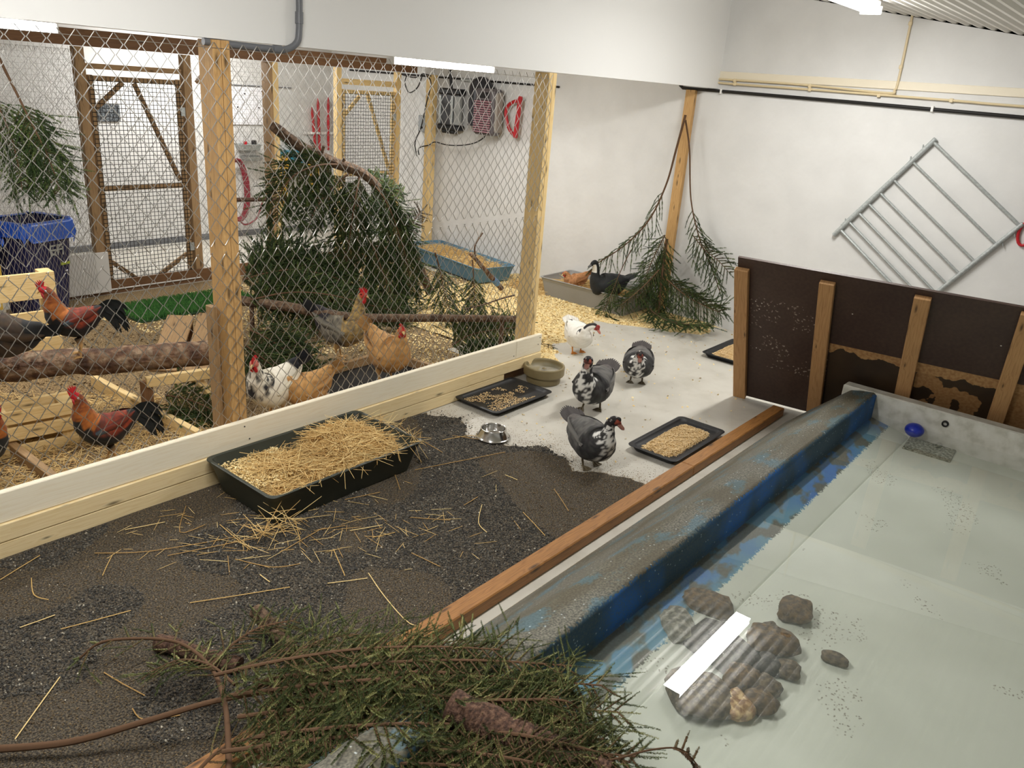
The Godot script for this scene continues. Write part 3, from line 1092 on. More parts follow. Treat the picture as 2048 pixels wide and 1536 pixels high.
func stone_mesh(k: int) -> ArrayMesh:
	var key := "pebble%d" % k
	if not cache.has(key):
		var b := MB.new()
		var r := RandomNumberGenerator.new()
		r.seed = 90 + k
		var top := Vector3(r.randf_range(-0.2, 0.2), 0.42, r.randf_range(-0.2, 0.2))
		var low := Vector3(0, -0.4, 0)
		var ring := []
		for i in 5:
			var a := TAU * (i + r.randf_range(-0.25, 0.25)) / 5
			ring.append(Vector3(cos(a) * r.randf_range(0.4, 0.62), r.randf_range(-0.15, 0.15), -sin(a) * r.randf_range(0.35, 0.55)))
		for i in 5:
			b.tri(ring[i], ring[(i + 1) % 5], top)
			b.tri(ring[(i + 1) % 5], ring[i], low)
		cache[key] = b.mesh()
	return cache[key]

var gravel_noise: FastNoiseLite
func gravel_h(x: float, d: float) -> float:
	# far edge of the gravel, read off the photograph, with a ragged fringe
	var pts := [[-4.0, 4.02], [-3.77, 4.05], [-3.38, 3.95], [-3.2, 4.02], [-3.0, 4.2], [-2.79, 4.19], [-2.54, 4.13], [-2.34, 4.17], [-2.0, 4.25]]
	var e := 4.1
	for i in pts.size() - 1:
		if x >= pts[i][0] and x <= pts[i + 1][0]:
			e = lerpf(pts[i][1], pts[i + 1][1], (x - pts[i][0]) / (pts[i + 1][0] - pts[i][0]))
	var k := gravel_noise.get_noise_2d(x * 2.5, d * 2.5) * 0.10 + gravel_noise.get_noise_2d(x * 9.0, d * 9.0) * 0.05
	return minf((e - d + k) * 0.06, 0.014) + gravel_noise.get_noise_2d(x * 1.2, d * 1.2) * 0.005

func build_duck_yard() -> void:
	gravel_noise = noise(1.0, 3)
	M.straw_bed = tri(std(Color(1, 1, 1), 0.9), 3.0)
	M.straw_bed.albedo_texture = ramp_tex(256, 0.09, [rgb(146, 112, 62), rgb(206, 170, 106), rgb(236, 206, 146)], [0.2, 0.5, 0.8], 4)
	# timber curb
	var t := thing("timber_curb", "long brown timber beam lying between the gravel and the pool", "beam", "", V(-2.09, 0, 3.8))
	var off := -t.position
	plank("beam", V(-2.085, 0.036, 0.5) + off, V(-2.085, 0.036, 4.62) + off, 0.1, 0.072, M.curb, t, Vector3.UP, 0.006)
	plank("beam", V(-2.085, 0.036, 4.624) + off, V(-2.088, 0.036, 6.2) + off, 0.098, 0.072, M.curb, t, Vector3.UP, 0.006)
	# gravel bed
	var gm := tri(std(Color(1, 1, 1), 0.85), 1.6)
	gm.albedo_texture = ramp_tex(1024, 0.05, [rgb(42, 37, 31), rgb(80, 71, 58), rgb(112, 99, 78)], [0.25, 0.5, 0.8], 5)
	gm.normal_enabled = true
	gm.normal_texture = bump_tex(512, 0.12, 8.0, 4)
	var gt := Node3D.new()
	gt.name = "gravel_bed"
	add_child(gt)
	tag(gt, "dark gravel spread over the floor between fence and timber beam", "gravel", "", "stuff")
	var b := MB.new()
	var rows := []
	for i in 90:
		var row := PackedVector3Array()
		for j in 45:
			var x := lerpf(-3.985, -2.135, j / 44.0)
			var d := lerpf(-0.5, 4.5, i / 89.0)
			row.append(V(x, gravel_h(x, d), d))
		rows.append(row)
	b.grid(rows)
	part("ground", b.mesh(), gm, gt).set_meta("kind", "stuff")
	var gn := noise(0.8, 2)
	for k in 3:
		var xs := []
		var cs := []
		for i in 26000:
			var x := rng.randf_range(-3.97, -2.14)
			var d := rng.randf_range(0.3, 4.45)
			var h := gravel_h(x, d)
			if h < 0.0 and rng.randf() > 0.12 * exp(h * 260.0): continue
			var fine := gn.get_noise_2d(x, d) > 0.05
			if fine and rng.randf() < 0.45: continue
			var s := rng.randf_range(0.006, 0.014) if not fine else rng.randf_range(0.004, 0.009)
			if rng.randf() < 0.02: s *= 1.7
			var bs := Basis(Vector3(rng.randfn(), rng.randfn(), rng.randfn()).normalized(), rng.randf() * TAU).scaled(Vector3.ONE * s)
			xs.append(Transform3D(bs, V(x, maxf(h, 0.0) + s * 0.2, d)))
			var g := pow(rng.randf(), 2.0)
			var c := rgb(52, 50, 47).lerp(rgb(122, 115, 102), g) if not fine else rgb(84, 70, 50).lerp(rgb(138, 118, 86), g)
			if rng.randf() < 0.012: c = rgb(186, 178, 160)
			cs.append(c.srgb_to_linear())
		many("stones", stone_mesh(k), M.vcol, xs, cs, gt)
	# dirt trodden out over the painted floor
	var dx := []
	var dc := []
	for i in 26000:
		var x := rng.randf_range(-3.97, -2.14)
		var d := rng.randf_range(3.8, 4.75)
		var h := gravel_h(x, d)
		if h > 0.004 or rng.randf() > 0.9 * exp(h * 130.0): continue
		var s := rng.randf_range(0.003, 0.009)
		dx.append(Transform3D(Basis(Vector3.UP, rng.randf() * TAU).scaled(Vector3(s, 0.0009, s)), V(x, 0.0006, d)))
		dc.append(rgb(150, 132, 98).lerp(rgb(104, 88, 62), rng.randf()).srgb_to_linear())
	many("dirt_specks", stone_mesh(0), M.vcol, dx, dc, gt)
	# straw on the gravel, the long ones one by one
	var long := [
		[[190, 1107], [300, 1103], [470, 1075]], [[372, 1013], [360, 1065], [410, 1050]], [[0, 1160], [80, 1112]], [[63, 1157], [68, 1190], [97, 1200]],
		[[335, 1112], [520, 1075]], [[470, 1118], [545, 1135], [600, 1128]], [[667, 1100], [690, 1153]], [[655, 1168], [735, 1157]], [[737, 1147], [770, 1195], [820, 1248], [860, 1250]],
		[[122, 1258], [262, 1222]], [[380, 1207], [580, 1175]], [[208, 1345], [290, 1392]], [[265, 1418], [288, 1440], [360, 1430]], [[823, 1106], [880, 1134]],
		[[928, 1011], [955, 995]], [[1108, 978], [1137, 1022]], [[964, 1010], [957, 1045], [974, 1065]], [[1046, 1025], [1090, 1072]], [[820, 1035], [900, 1040]],
		[[640, 1060], [690, 1052]], [[700, 1062], [765, 1050]], [[790, 950], [800, 980]], [[830, 940], [1010, 905]], [[905, 870], [1000, 882]], [[885, 880], [940, 868], [955, 872]],
		[[560, 1105], [640, 1060]], [[250, 1060], [330, 1045]], [[225, 1110], [205, 1152]], [[440, 1050], [500, 1100]], [[690, 1000], [760, 985]], [[745, 1075], [790, 1065]],
		[[40, 1255], [110, 1230]], [[590, 1040], [600, 1080]], [[520, 1150], [540, 1165]], [[30, 1480], [120, 1355]], [[850, 885], [885, 905]], [[1010, 950], [1035, 960]]]
	for s in long:
		var pts := []
		for p in s:
			var q := gp(p[0], p[1], 0.02)
			pts.append(V(q.x, maxf(gravel_h(q.x, -q.z), 0.0) + 0.008, -q.z))
		pts = smooth(pts, 4) if pts.size() > 2 else [pts[0], (pts[0] + pts[1]) / 2 + Vector3(0.006, 0.004, 0.004), pts[1]]
		var rr := []
		for p in pts: rr.append(0.0024)
		var sb := MB.new()
		sb.tube(pts, rr, 5, true)
		single("straw", sb.mesh(), M["straw_%d" % (rng.randi() % 3)], "long dry straw lying on the dark gravel", "straw", "long straws on the gravel")
	var xs2 := []
	var cs2 := []
	for i in 170:
		var q := gp(rng.randfn() * 170 + 600, rng.randfn() * 40 + 1060, 0.02)
		if q.x > -2.2 or q.x < -3.95 or -q.z > 4.1: continue
		xs2.append(straw_x(V(q.x, maxf(gravel_h(q.x, -q.z), 0) + 0.007, -q.z), rng.randf() * TAU, rng.randfn() * 0.06, rng.randf_range(0.04, 0.16), 0.0016))
		cs2.append(straw_col())
	var lit := many("straw_litter", straw_mesh(), M.vcol, xs2, cs2, self)
	tag(lit, "short straw bits scattered around the green tub", "straw litter", "", "stuff")
	# green tub of straw
	t = thing("bedding_tub", "dark green plastic tub of straw standing against the fence boards", "tub", "", V(-3.625, 0.01, 2.74), PI / 2)
	part("body", basin(0.56, 0.325, 0.215, 0.05, 0.012, 0.012, 0.05), M.green_tub, t)
	bedding(t, 0.515, 0.285, 0.10, 0.09, 1700, 0, false, 0.09)
	var xs := []
	var cs := []
	for i in 2200:
		var p := Vector2(rng.randf_range(-0.52, -0.12), rng.randf_range(-0.28, 0.1))
		if p.x + p.y * 0.7 > -0.2: continue
		xs.append(chip_x(Vector3(p.x, 0.155 + rng.randf() * 0.02, p.y), 0.8))
		cs.append(chip_col())
	many("wood_chips", chip_mesh(), M.vcol, xs, cs, t)
	# hanging straws over the rim
	xs = []
	cs = []
	for i in 90:
		var side := rng.randi() % 3
		var p := Vector3(rng.randf_range(-0.5, 0.55), 0.205, 0.325) if side < 2 else Vector3(0.56, 0.205, rng.randf_range(-0.2, 0.32))
		xs.append(straw_x(p + Vector3(0, rng.randf() * 0.02, 0), rng.randf() * TAU, rng.randfn() * 0.5, rng.randf_range(0.08, 0.26), 0.0017))
		cs.append(straw_col())
	many("straw", straw_mesh(), M.vcol, xs, cs, t)
	# straw spilled over the near corner of the tub
	xs = []
	cs = []
	for i in 42:
		var p := Vector3(-0.55 + rng.randfn() * 0.12, 0.02 + rng.randf() * 0.1, 0.36 + rng.randfn() * 0.05)
		xs.append(straw_x(p, rng.randf() * TAU, rng.randfn() * 0.5, rng.randf_range(0.1, 0.3), 0.0022))
		cs.append(straw_col())
	many("straw", straw_mesh(), M.vcol, xs, cs, t)
	# grey tub with nesting birds
	t = thing("nesting_tub", "grey plastic tub of straw holding the black duck against the wall", "tub", "", V(-5.08, 0.01, 7.89))
	part("body", basin(0.61, 0.315, 0.24, 0.045, 0.012, 0.012, 0.05), M.grey_tub, t)
	bedding(t, 0.58, 0.29, 0.13, 0.06, 1000, 0)
	t = thing("nesting_tub", "blue plastic tub of straw inside the hen pen by the wall", "tub", "", V(-7.2, 0.03, 7.72), -0.2)
	part("body", basin(0.86, 0.3, 0.2, 0.045, 0.012, 0.012, 0.05), M.blue_tub, t)
	bedding(t, 0.82, 0.27, 0.12, 0.08, 900, 0)
	var g4 := thing("straw_heap", "loose straw heap beside the blue tub behind the fence end post", "straw heap", "", V(-5.92, 0.0, 7.8))
	bedding(g4, 0.36, 0.3, -0.01, 0.14, 700, 0, true)
	# feed trays
	for k in 3:
		var c: Vector3 = [V(-3.77, 0.004, 4.68), V(-2.375, 0.004, 5.02), V(-3.02, 0.004, 7.45)][k]
		var lab: String = ["black plastic tray with sparse scattered grain beside the fence boards", "black plastic tray heaped with mash beside the timber beam", "black plastic tray of feed behind the leaning brown panel"][k]
		t = thing("feed_tray", lab, "tray", "", c, PI / 2)
		var hx: float = [0.35, 0.39, 0.36][k]
		var hz: float = [0.215, 0.185, 0.22][k]
		part("body", basin(hx, hz, 0.045, 0.02, 0.02, 0.014, 0.05), M.black_plastic, t)
		xs = []
		cs = []
		var gn2 := noise(4.0, 3)
		if k > 0:
			b = MB.new()
			rows = []
			for i in 15:
				var row := PackedVector3Array()
				for j in 25:
					var p := Vector2(lerpf(-hx + 0.06, hx - 0.06, j / 24.0), lerpf(hz - 0.05, -hz + 0.05, i / 14.0))
					var e := (1.0 - pow(absf(p.x / (hx - 0.06)), 3)) * (1.0 - pow(absf(p.y / (hz - 0.05)), 3))
					row.append(Vector3(p.x, 0.008 + 0.028 * minf(e * 2.2, 1.0) + gn2.get_noise_2d(p.x * 3, p.y * 3) * 0.012, p.y))
				rows.append(row)
			b.grid(rows)
			part("mash", b.mesh(), M.straw_bed, t).set_meta("kind", "stuff")
		for i in (2600 if k == 0 else 5200):
			var p := Vector2(rng.randf_range(-hx + 0.05, hx - 0.05), rng.randf_range(-hz + 0.045, hz - 0.045))
			var y := 0.024
			if k == 0:
				if gn2.get_noise_2d(p.x, p.y) + (0.0 if p.x < 0.12 else -0.25) < -0.18: continue
				if rng.randf() < 0.25: continue
			else:
				var e := (1.0 - pow(absf(p.x / (hx - 0.06)), 3)) * (1.0 - pow(absf(p.y / (hz - 0.05)), 3))
				if absf(p.x) > hx - 0.06 or absf(p.y) > hz - 0.05: continue
				y = 0.012 + 0.028 * minf(e * 2.2, 1.0) + gn2.get_noise_2d(p.x * 3, p.y * 3) * 0.012
			var bs := Basis(Vector3.UP, rng.randf() * TAU) * Basis(Vector3.BACK, rng.randfn() * 0.2)
			xs.append(Transform3D(bs.scaled(Vector3.ONE * rng.randf_range(0.007, 0.012)), Vector3(p.x, y, p.y)))
			cs.append(rgb(228, 204, 160).lerp(rgb(184, 150, 100), rng.randf()).srgb_to_linear())
		many("grain", grain_mesh(), M.vcol, xs, cs, t)
	# stoneware drinker
	t = thing("drinking_bowl", "round olive stoneware bowl of water at the end of the fence boards", "bowl", "", gp(1086, 762, 0.0))
	b = MB.new()
	b.lathe([Vector2(0.02, 0.0), Vector2(0.142, 0.0), Vector2(0.148, 0.006), Vector2(0.148, 0.045), Vector2(0.14, 0.058), Vector2(0.15, 0.064), Vector2(0.172, 0.07), Vector2(0.178, 0.08), Vector2(0.178, 0.142), Vector2(0.176, 0.15), Vector2(0.168, 0.154), Vector2(0.16, 0.15), Vector2(0.156, 0.135), Vector2(0.152, 0.08), Vector2(0.03, 0.075), Vector2(0.022, 0.08), Vector2(0.022, 0.112), Vector2(0.016, 0.12), Vector2(0.0, 0.122)], 48)
	part("body", b.mesh(), M.clay, t)
	b = MB.new()
	b.lathe([Vector2(0.157, 0.116), Vector2(0.0, 0.116)], 40)
	part("water", b.mesh(), M.water, t)
	# steel dish
	t = thing("dog_dish", "shiny steel pet dish standing on the gravel edge", "dish", "", gp(986, 873, 0.012))
	b = MB.new()
	b.lathe([Vector2(0.1, 0.0), Vector2(0.122, 0.0), Vector2(0.126, 0.004), Vector2(0.122, 0.009), Vector2(0.112, 0.012), Vector2(0.092, 0.062), Vector2(0.093, 0.068), Vector2(0.088, 0.070), Vector2(0.083, 0.066), Vector2(0.074, 0.02), Vector2(0.06, 0.012), Vector2(0.0, 0.012)], 48)
	part("body", b.mesh(), M.steel, t)
	# wet dirt marks
	# (the grey tub's straw that fell out stands with the litter)

# ---------- things on the walls ----------
func build_wall_items() -> void:
	var d := BACK - 0.022
	# black water pipe
	var t := thing("water_pipe", "black water pipe with white clips running along the back wall", "pipe", "", V(-2.5, 2.47, d))
	var off := -t.position
	pipe("pipe", [wp(1361, 160, d) + off, wp(1361, 171, d) + off, wp(1366, 176, d) + off, wp(1700, 204, d) + off, wp(2048, 235, d) + off, V(2.45, 2.41, d) + off], 0.017, M.black_pipe, t)
	for p in [[1443, 183], [1865, 218]]:
		part("pipe_clip", rbox(Vector3(0.022, 0.05, 0.042), 0.004), M.white_plastic, t, Transform3D(Basis(), wp(p[0], p[1], d) + off))
	t = thing("water_pipe", "black pipe along the wall above the heaters in the hen pen", "pipe", "", V(-6.5, 2.47, d))
	off = -t.position
	pipe("pipe", [wp(700, 140, d) + off, wp(900, 156, d) + off, wp(1082, 171, d) + off, wp(1118, 174, d) + off], 0.013, M.black_pipe, t)
	# cream conduits
	t = thing("conduit", "cream conduit turning up the wall towards the corrugated ceiling", "conduit", "", V(-3.0, 2.6, d))
	off = -t.position
	pipe("pipe", smooth([wp(1436, 158, d) + off, wp(1600, 169, d) + off, wp(1772, 186, d) + off, wp(1789, 180, d) + off, wp(1797, 160, d) + off, wp(1824, 34, d) + off, wp(1826, 24, d) + off], 5), 0.011, M.cream_pipe, t)
	for p in [[1470, 161], [1620, 172], [1802, 134], [1821, 47]]:
		part("pipe_clip", rbox(Vector3(0.03, 0.034, 0.03), 0.004), M.cream_pipe, t, Transform3D(Basis(), wp(p[0], p[1], d) + off))
	t = thing("conduit", "cream conduit running level just under the wall ledge", "conduit", "", V(-2.6, 2.55, d))
	off = -t.position
	pipe("pipe", smooth([wp(1434, 160, d) + off, wp(1442, 166, d) + off, wp(1620, 179, d) + off, wp(1903, 201, d) + off, wp(2048, 213, d) + off, V(0.9, 2.525, d) + off], 4), 0.011, M.cream_pipe, t)
	for p in [[1470, 168], [1620, 179], [1758, 191], [1903, 201]]:
		part("pipe_clip", rbox(Vector3(0.03, 0.034, 0.03), 0.004), M.cream_pipe, t, Transform3D(Basis(), wp(p[0], p[1], d) + off))
	# grey drain pipe on the fascia
	t = thing("drain_pipe", "grey plastic pipe bending round the lower edge of the white fascia", "pipe", "", V(-4.06, 2.6, 2.95))
	off = -t.position
	var x := -4.058
	pipe("pipe", smooth([V(x, 3.2, 2.97) + off, V(x, 2.8, 2.97) + off, V(x, 2.585, 2.965) + off, V(x - 0.004, 2.515, 2.945) + off, V(x - 0.02, 2.478, 2.88) + off, V(x - 0.03, 2.476, 2.8) + off, V(x - 0.035, 2.478, 2.6) + off, V(x - 0.04, 2.482, 2.4) + off], 6), 0.0185, M.grey_pipe, t, 14)
	for q in [[V(x, 2.62, 2.966), V(x, 2.68, 2.968)], [V(x - 0.022, 2.477, 2.86), V(x - 0.03, 2.476, 2.81)]]:
		pipe("socket", [q[0] + off, q[1] + off], 0.0225, M.grey_pipe, t, 14)
	# post on the back wall
	var pc := wp(1383, 185, BACK - 0.03)
	t = thing("wall_post", "orange brown timber post standing against the white back wall", "post", "", V(pc.x, 0, BACK - 0.03))
	plank("post", Vector3(0, 0.0, 0), Vector3(0, 2.47, 0), 0.055, 0.11, M.post_wood, t, Vector3.RIGHT)
	# galvanised hurdle hung cornerwise
	var dg := BACK - 0.03
	var a := wp(1866, 283, dg)
	var l := wp(1672, 466, dg)
	var r := wp(2040, 452, dg)
	var o := l + r - a
	t = thing("metal_hurdle", "galvanised steel gate hung cornerwise on the white back wall", "gate", "", (l + r) / 2)
	off = -t.position
	var ext := (l - a).normalized() * 0.03
	pipe("frame_rail", [a - ext + off, l + ext + off], 0.022, M.galv, t, 12)
	pipe("frame_rail", [r - ext + off, o + ext + off], 0.02, M.galv, t, 12)
	pipe("frame_bar", [a + off, r + off], 0.015, M.galv, t, 10)
	for k in [0.2, 0.39, 0.53, 0.65, 0.755, 0.86]:
		pipe("bar", [a.lerp(l, k) + off, r.lerp(o, k) + off], 0.012, M.galv, t, 8)
	pipe("frame_bar", [a.lerp(l, 0.955) + off, r.lerp(o, 0.955) + off], 0.015, M.galv, t, 10)
	var up := (a - o).normalized() * 0.032
	pipe("latch_rod", [a + up * 0.6 + ext * 2.0 + off, l + up - ext * 2.0 + off], 0.007, M.galv, t, 8)
	for k in [0.1, 0.22, 0.9]:
		var p := a.lerp(l, k)
		pipe("lug", [p + off, p + up * 1.9 + off], 0.006, M.galv, t, 8)
	for k in [0.15, 0.05]:
		var p := r.lerp(o, k)
		pipe("lug", [p + off, p + Vector3(0.02, -0.05, 0) + off], 0.006, M.galv, t, 8)
	# red hook at the right
	t = thing("wall_hanger", "red plastic loop hanging on the wall beside the galvanised gate", "hanger", "", wp(2050, 468, BACK - 0.02))
	var ring := []
	for i in 21:
		var q := TAU * i / 20.0
		ring.append(Vector3(cos(q) * 0.05, sin(q) * 0.10, 0))
	pipe("loop", ring, 0.013, M.red_plastic, t, 10)
	pipe("nail", [Vector3(0, 0.09, 0.02), Vector3(0, 0.09, -0.02)], 0.004, M.galv, t, 6)

# ---------- hen pen ----------
func log_mesh(a: Vector3, b: Vector3, r0: float, r1: float, bend := 0.02) -> ArrayMesh:
	var n := noise(2.5, 3)
	var pts := []
	var rr := []
	var k := 14
	for i in k + 1:
		var f := float(i) / k
		var p := a.lerp(b, f)
		p.y += n.get_noise_2d(f * 2.0, 1.0) * bend
		p.x += n.get_noise_2d(f * 2.0, 9.0) * bend
		pts.append(p)
		rr.append(lerpf(r0, r1, f) * (1.0 + n.get_noise_2d(f * 9.0, 4.0) * 0.12))
	var m := MB.new()
	m.tube(pts, rr, 14)
	return m.mesh()

func crate(label: String, a: Vector3, b: Vector3, h: float, depth: float, m: StandardMaterial3D, rows: Array) -> Node3D:
	# pallet standing on edge: face boards from a to b at the given heights, blocks and a second face behind
	var t := thing("wooden_pallet", label, "pallet", "", (a + b) / 2)
	var off := -t.position
	var along_v := (b - a).normalized()
	var back := along_v.cross(Vector3.UP).normalized()
	if back.x > 0: back = -back
	for r in rows:
		plank("face_board", a + off + Vector3(0, r[0] * h, 0), b + off + Vector3(0, r[0] * h, 0), 0.022, r[1], m, t)
	for f in [0.06, 0.5, 0.95]:
		var p := a.lerp(b, f) + off + back * (depth * 0.5 + 0.012)
		plank("stringer", p, p + Vector3(0, h, 0), depth - 0.004, 0.09, m, t, along_v)
	for r in [0.12, 0.5, 0.88]:
		plank("back_board", a + off + back * (depth + 0.022) + Vector3(0, r * h, 0), b + off + back * (depth + 0.022) + Vector3(0, r * h, 0), 0.022, 0.1, m, t)
	return t

func build_pen_items() -> void:
	# perch log on its trestle
	var a := gp(-90, 742, 0.40)
	var b := gp(432, 704, 0.42)
	single("perch_log", log_mesh(a, b, 0.098, 0.088), M.log, "thick bark covered log lying as a perch above the pallet", "log")
	var t := thing("perch_trestle", "pale timber trestle carrying the end of the thick perch log", "trestle", "", V(b.x, 0, -b.z))
	var off := -t.position
	plank("top_rail", gp(292, 764, 0.31) + off, gp(446, 742, 0.31) + off, 0.048, 0.07, M.pale_wood, t)
	plank("brace", gp(385, 752, 0.27) + off, gp(470, 838, 0.04) + off, 0.06, 0.045, M.pale_wood, t)
	plank("leg", gp(446, 742, 0.31) + off + Vector3(0.03, 0.04, 0), Vector3(gp(446, 742, 0.31).x + 0.03, 0.0, gp(446, 742, 0.31).z) + off, 0.045, 0.07, M.pale_wood, t)
	plank("leg", gp(296, 764, 0.31) + off + Vector3(-0.03, 0, 0), Vector3(gp(296, 764, 0.31).x - 0.03, 0.0, gp(296, 764, 0.31).z) + off, 0.045, 0.07, M.dark_wood, t)
	# pallets
	crate("tall pale wooden pallet on edge with a knot hole, behind the perch log", V(-6.45, 0.0, 1.5), V(-6.38, 0.0, 2.40), 0.82, 0.12, M.pale_wood, [[0.88, 0.2], [0.56, 0.14], [0.3, 0.14], [0.08, 0.12]])
	crate("low pale wooden pallet on edge supporting the perch log", V(-5.2, 0.0, 1.1), V(-5.07, 0.0, 1.93), 0.30, 0.12, M.pale_wood, [[0.86, 0.085], [0.5, 0.085], [0.12, 0.07]])
	# loose timbers on the floor
	t = thing("timber_length", "pale squared timber lying across the hen pen floor by the rooster", "timber", "", gp(290, 815, 0.0))
	plank("beam", gp(188, 762, 0.05) - t.position, gp(398, 874, 0.05) - t.position, 0.048, 0.09, M.pale_wood, t)
	t = thing("timber_length", "grey squared timber lying beside the low pallet in the hen pen", "timber", "", gp(65, 935, 0.0))
	plank("beam", gp(20, 893, 0.05) - t.position, gp(112, 966, 0.05) - t.position, 0.048, 0.09, M.grey_wood, t)
	# leaning ramp boards
	t = thing("ramp_boards", "two weathered boards leaning as a ramp behind the perch log", "ramp", "", gp(345, 700, 0.0))
	off = -t.position
	for k in 2:
		var lo := gp(325 + k * 68, 742, 0.02)
		var hi := gp(362 + k * 62, 632 - k * 4, 0.30)
		plank("board", lo + off, hi + off, 0.22, 0.022, M.grey_wood, t)
	plank("leg", gp(372, 640, 0.28) + off - Vector3(0.05, 0, 0.05), Vector3(gp(372, 640, 0.28).x - 0.05, 0, gp(372, 640, 0.28).z - 0.05) + off, 0.05, 0.05, M.dark_wood, t)
	plank("leg", gp(430, 636, 0.28) + off - Vector3(0.05, 0, 0.05), Vector3(gp(430, 636, 0.28).x - 0.05, 0, gp(430, 636, 0.28).z - 0.05) + off, 0.05, 0.05, M.dark_wood, t)
	# thin perch pole running to the end post, on two forked stakes
	var p0 := gp(455, 598, 0.42)
	var p1 := gp(700, 634, 0.41)
	var p2 := gp(1052, 638, 0.41)
	var m := MB.new()
	m.tube(smooth([p0, (p0 + p1) / 2 + Vector3(0, 0.01, 0), p1, (p1 + p2) / 2, p2], 5), [0.045, 0.045, 0.044, 0.044, 0.043, 0.042, 0.042, 0.041, 0.04, 0.04, 0.039, 0.038, 0.037, 0.036, 0.035, 0.034, 0.033, 0.032, 0.03, 0.028, 0.026], 10)
	t = thing("perch_pole", "long thin bark pole running level through the hen pen to the fence post", "pole", "", (p0 + p2) / 2)
	off = -t.position
	part("pole", m.mesh(), M.bark, t, Transform3D(Basis(), off))
	for q in [p0.lerp(p1, 0.2), p1.lerp(p2, 0.86)]:
		pipe("stake", [q + off - Vector3(0, 0.03, 0), Vector3(q.x, 0, q.z) + off], 0.02, M.bark, t, 8)
	pipe("twig", smooth([gp(930, 618, 0.42) + off, gp(965, 610, 0.5) + off, gp(1000, 598, 0.56) + off, gp(1030, 590, 0.6) + off], 3), 0.008, M.bark, t, 6)
	# level roost bar behind the post
	t = thing("roost_bar", "dark round roost bar behind the big fence post", "bar", "", gp(540, 398, 1.05))
	off = -t.position
	var r0 := gp(448, 400, 1.05)
	var r1 := gp(715, 396, 1.05)
	pipe("bar", [r0 + off, r1 + off], 0.022, M.bark_red, t, 10)
	for q in [r0, r1]:
		pipe("leg", [q + off, Vector3(q.x, 0, q.z) + off], 0.02, M.bark, t, 8)
	# dust bath: black soil in a low timber frame
	t = thing("dust_bath", "low timber frame filled with black soil under the buff hens", "dust bath", "", V(-4.6, 0, 4.05))
	off = -t.position
	var c0 := V(-4.98, 0.06, 3.5)
	var c1 := V(-5.02, 0.06, 4.52)
	var c2 := V(-4.22, 0.06, 4.62)
	var c3 := V(-4.2, 0.06, 3.5)
	for q in [[c0, c1], [c1, c2], [c2, c3], [c3, c0]]:
		plank("frame_board", q[0] + off, q[1] + off, 0.04, 0.11, M.grey_wood, t)
	var soil := tri(std(Color(1, 1, 1), 0.95), 2.0)
	soil.albedo_texture = ramp_tex(256, 0.06, [rgb(14, 12, 10), rgb(30, 26, 22), rgb(52, 46, 38)], [0.3, 0.55, 0.9], 4)
	var rows := []
	for i in 9:
		var row := PackedVector3Array()
		for j in 9:
			var q: Vector3 = c3.lerp(c0, j / 8.0).lerp(c2.lerp(c1, j / 8.0), i / 8.0)
			row.append(Vector3(q.x, 0.035 + rng.randf() * 0.012, q.z) + off)
		rows.append(row)
	m = MB.new()
	m.grid(rows)
	part("soil", m.mesh(), soil, t).set_meta("kind", "stuff")
	# grass mat
	t = thing("grass_mat", "bright green grass mat below the weathered gate", "mat", "", V(-7.55, 0.01, 4.1))
	part("backing", rbox(Vector3(0.62, 0.015, 1.35), 0.003), std(rgb(30, 60, 26), 0.9), t, Transform3D(Basis(), Vector3(0, 0.008, 0)))
	var xs := []
	var cs := []
	for i in 7000:
		var bs := Basis(Vector3.UP, rng.randf() * TAU) * Basis(Vector3.BACK, PI / 2 - rng.randf() * 0.5)
		xs.append(Transform3D(Basis(bs.x * 0.045, bs.y * 0.0022, bs.z * 0.0022), Vector3(rng.randf_range(-0.3, 0.3), 0.035, rng.randf_range(-0.66, 0.66))))
		cs.append(rgb(38, 92, 34).lerp(rgb(96, 150, 70), rng.randf()).srgb_to_linear())
	many("blades", straw_mesh(), M.vcol, xs, cs, t)
	# bins
	var navy := std(rgb(34, 34, 74), 0.5)
	var liner := std(rgb(44, 92, 190), 0.3)
	t = thing("waste_bin", "navy blue plastic bin with blue liner bag folded over its rim", "bin", "", V(-8.02, 0, 2.86), 0.35)
	var bin_body := part("body", basin(0.25, 0.25, 0.9, 0.07, 0.012, 0.014, 0.06), navy, t)
	part("liner", draped(0.27, 0.27, 0.915, 0.2, 4), liner, t)
	# pale lettering on the bin
	var lm := std(rgb(176, 178, 170), 0.6)
	for q in [[0.0, 0.66, 0.012, 0.1], [0.03, 0.70, 0.05, 0.014], [0.03, 0.66, 0.05, 0.014], [0.03, 0.62, 0.05, 0.014], [0.075, 0.66, 0.012, 0.1], [0.105, 0.70, 0.05, 0.014], [0.13, 0.66, 0.012, 0.05], [0.105, 0.66, 0.05, 0.014], [0.13, 0.63, 0.012, 0.05]]:
		part("letter_stroke", rbox(Vector3(0.004, q[3], q[2]), 0.0), lm, bin_body, Transform3D(Basis(), Vector3(0.246, q[1], 0.02 - q[0])))
	part("sticker", rbox(Vector3(0.004, 0.024, 0.1), 0.0), std(rgb(170, 186, 60), 0.5), bin_body, Transform3D(Basis(), Vector3(0.238, 0.52, -0.13)))
	t = thing("waste_bin", "second navy bin with bright blue liner, partly hidden behind a feed sack", "bin", "", V(-8.05, 0, 2.25), 0.2)
	part("body", basin(0.25, 0.25, 0.9, 0.07, 0.012, 0.014, 0.06), navy, t)
	part("liner", draped(0.27, 0.27, 0.915, 0.22, 9), liner, t)
	# feed sack
	t = thing("feed_sack", "white feed sack with yellow print leaning on the blue bins", "sack", "", V(-7.55, 0, 2.22), 0.5)
	var sb := MB.new()
	rows = []
	var sn := noise(3.0, 2)
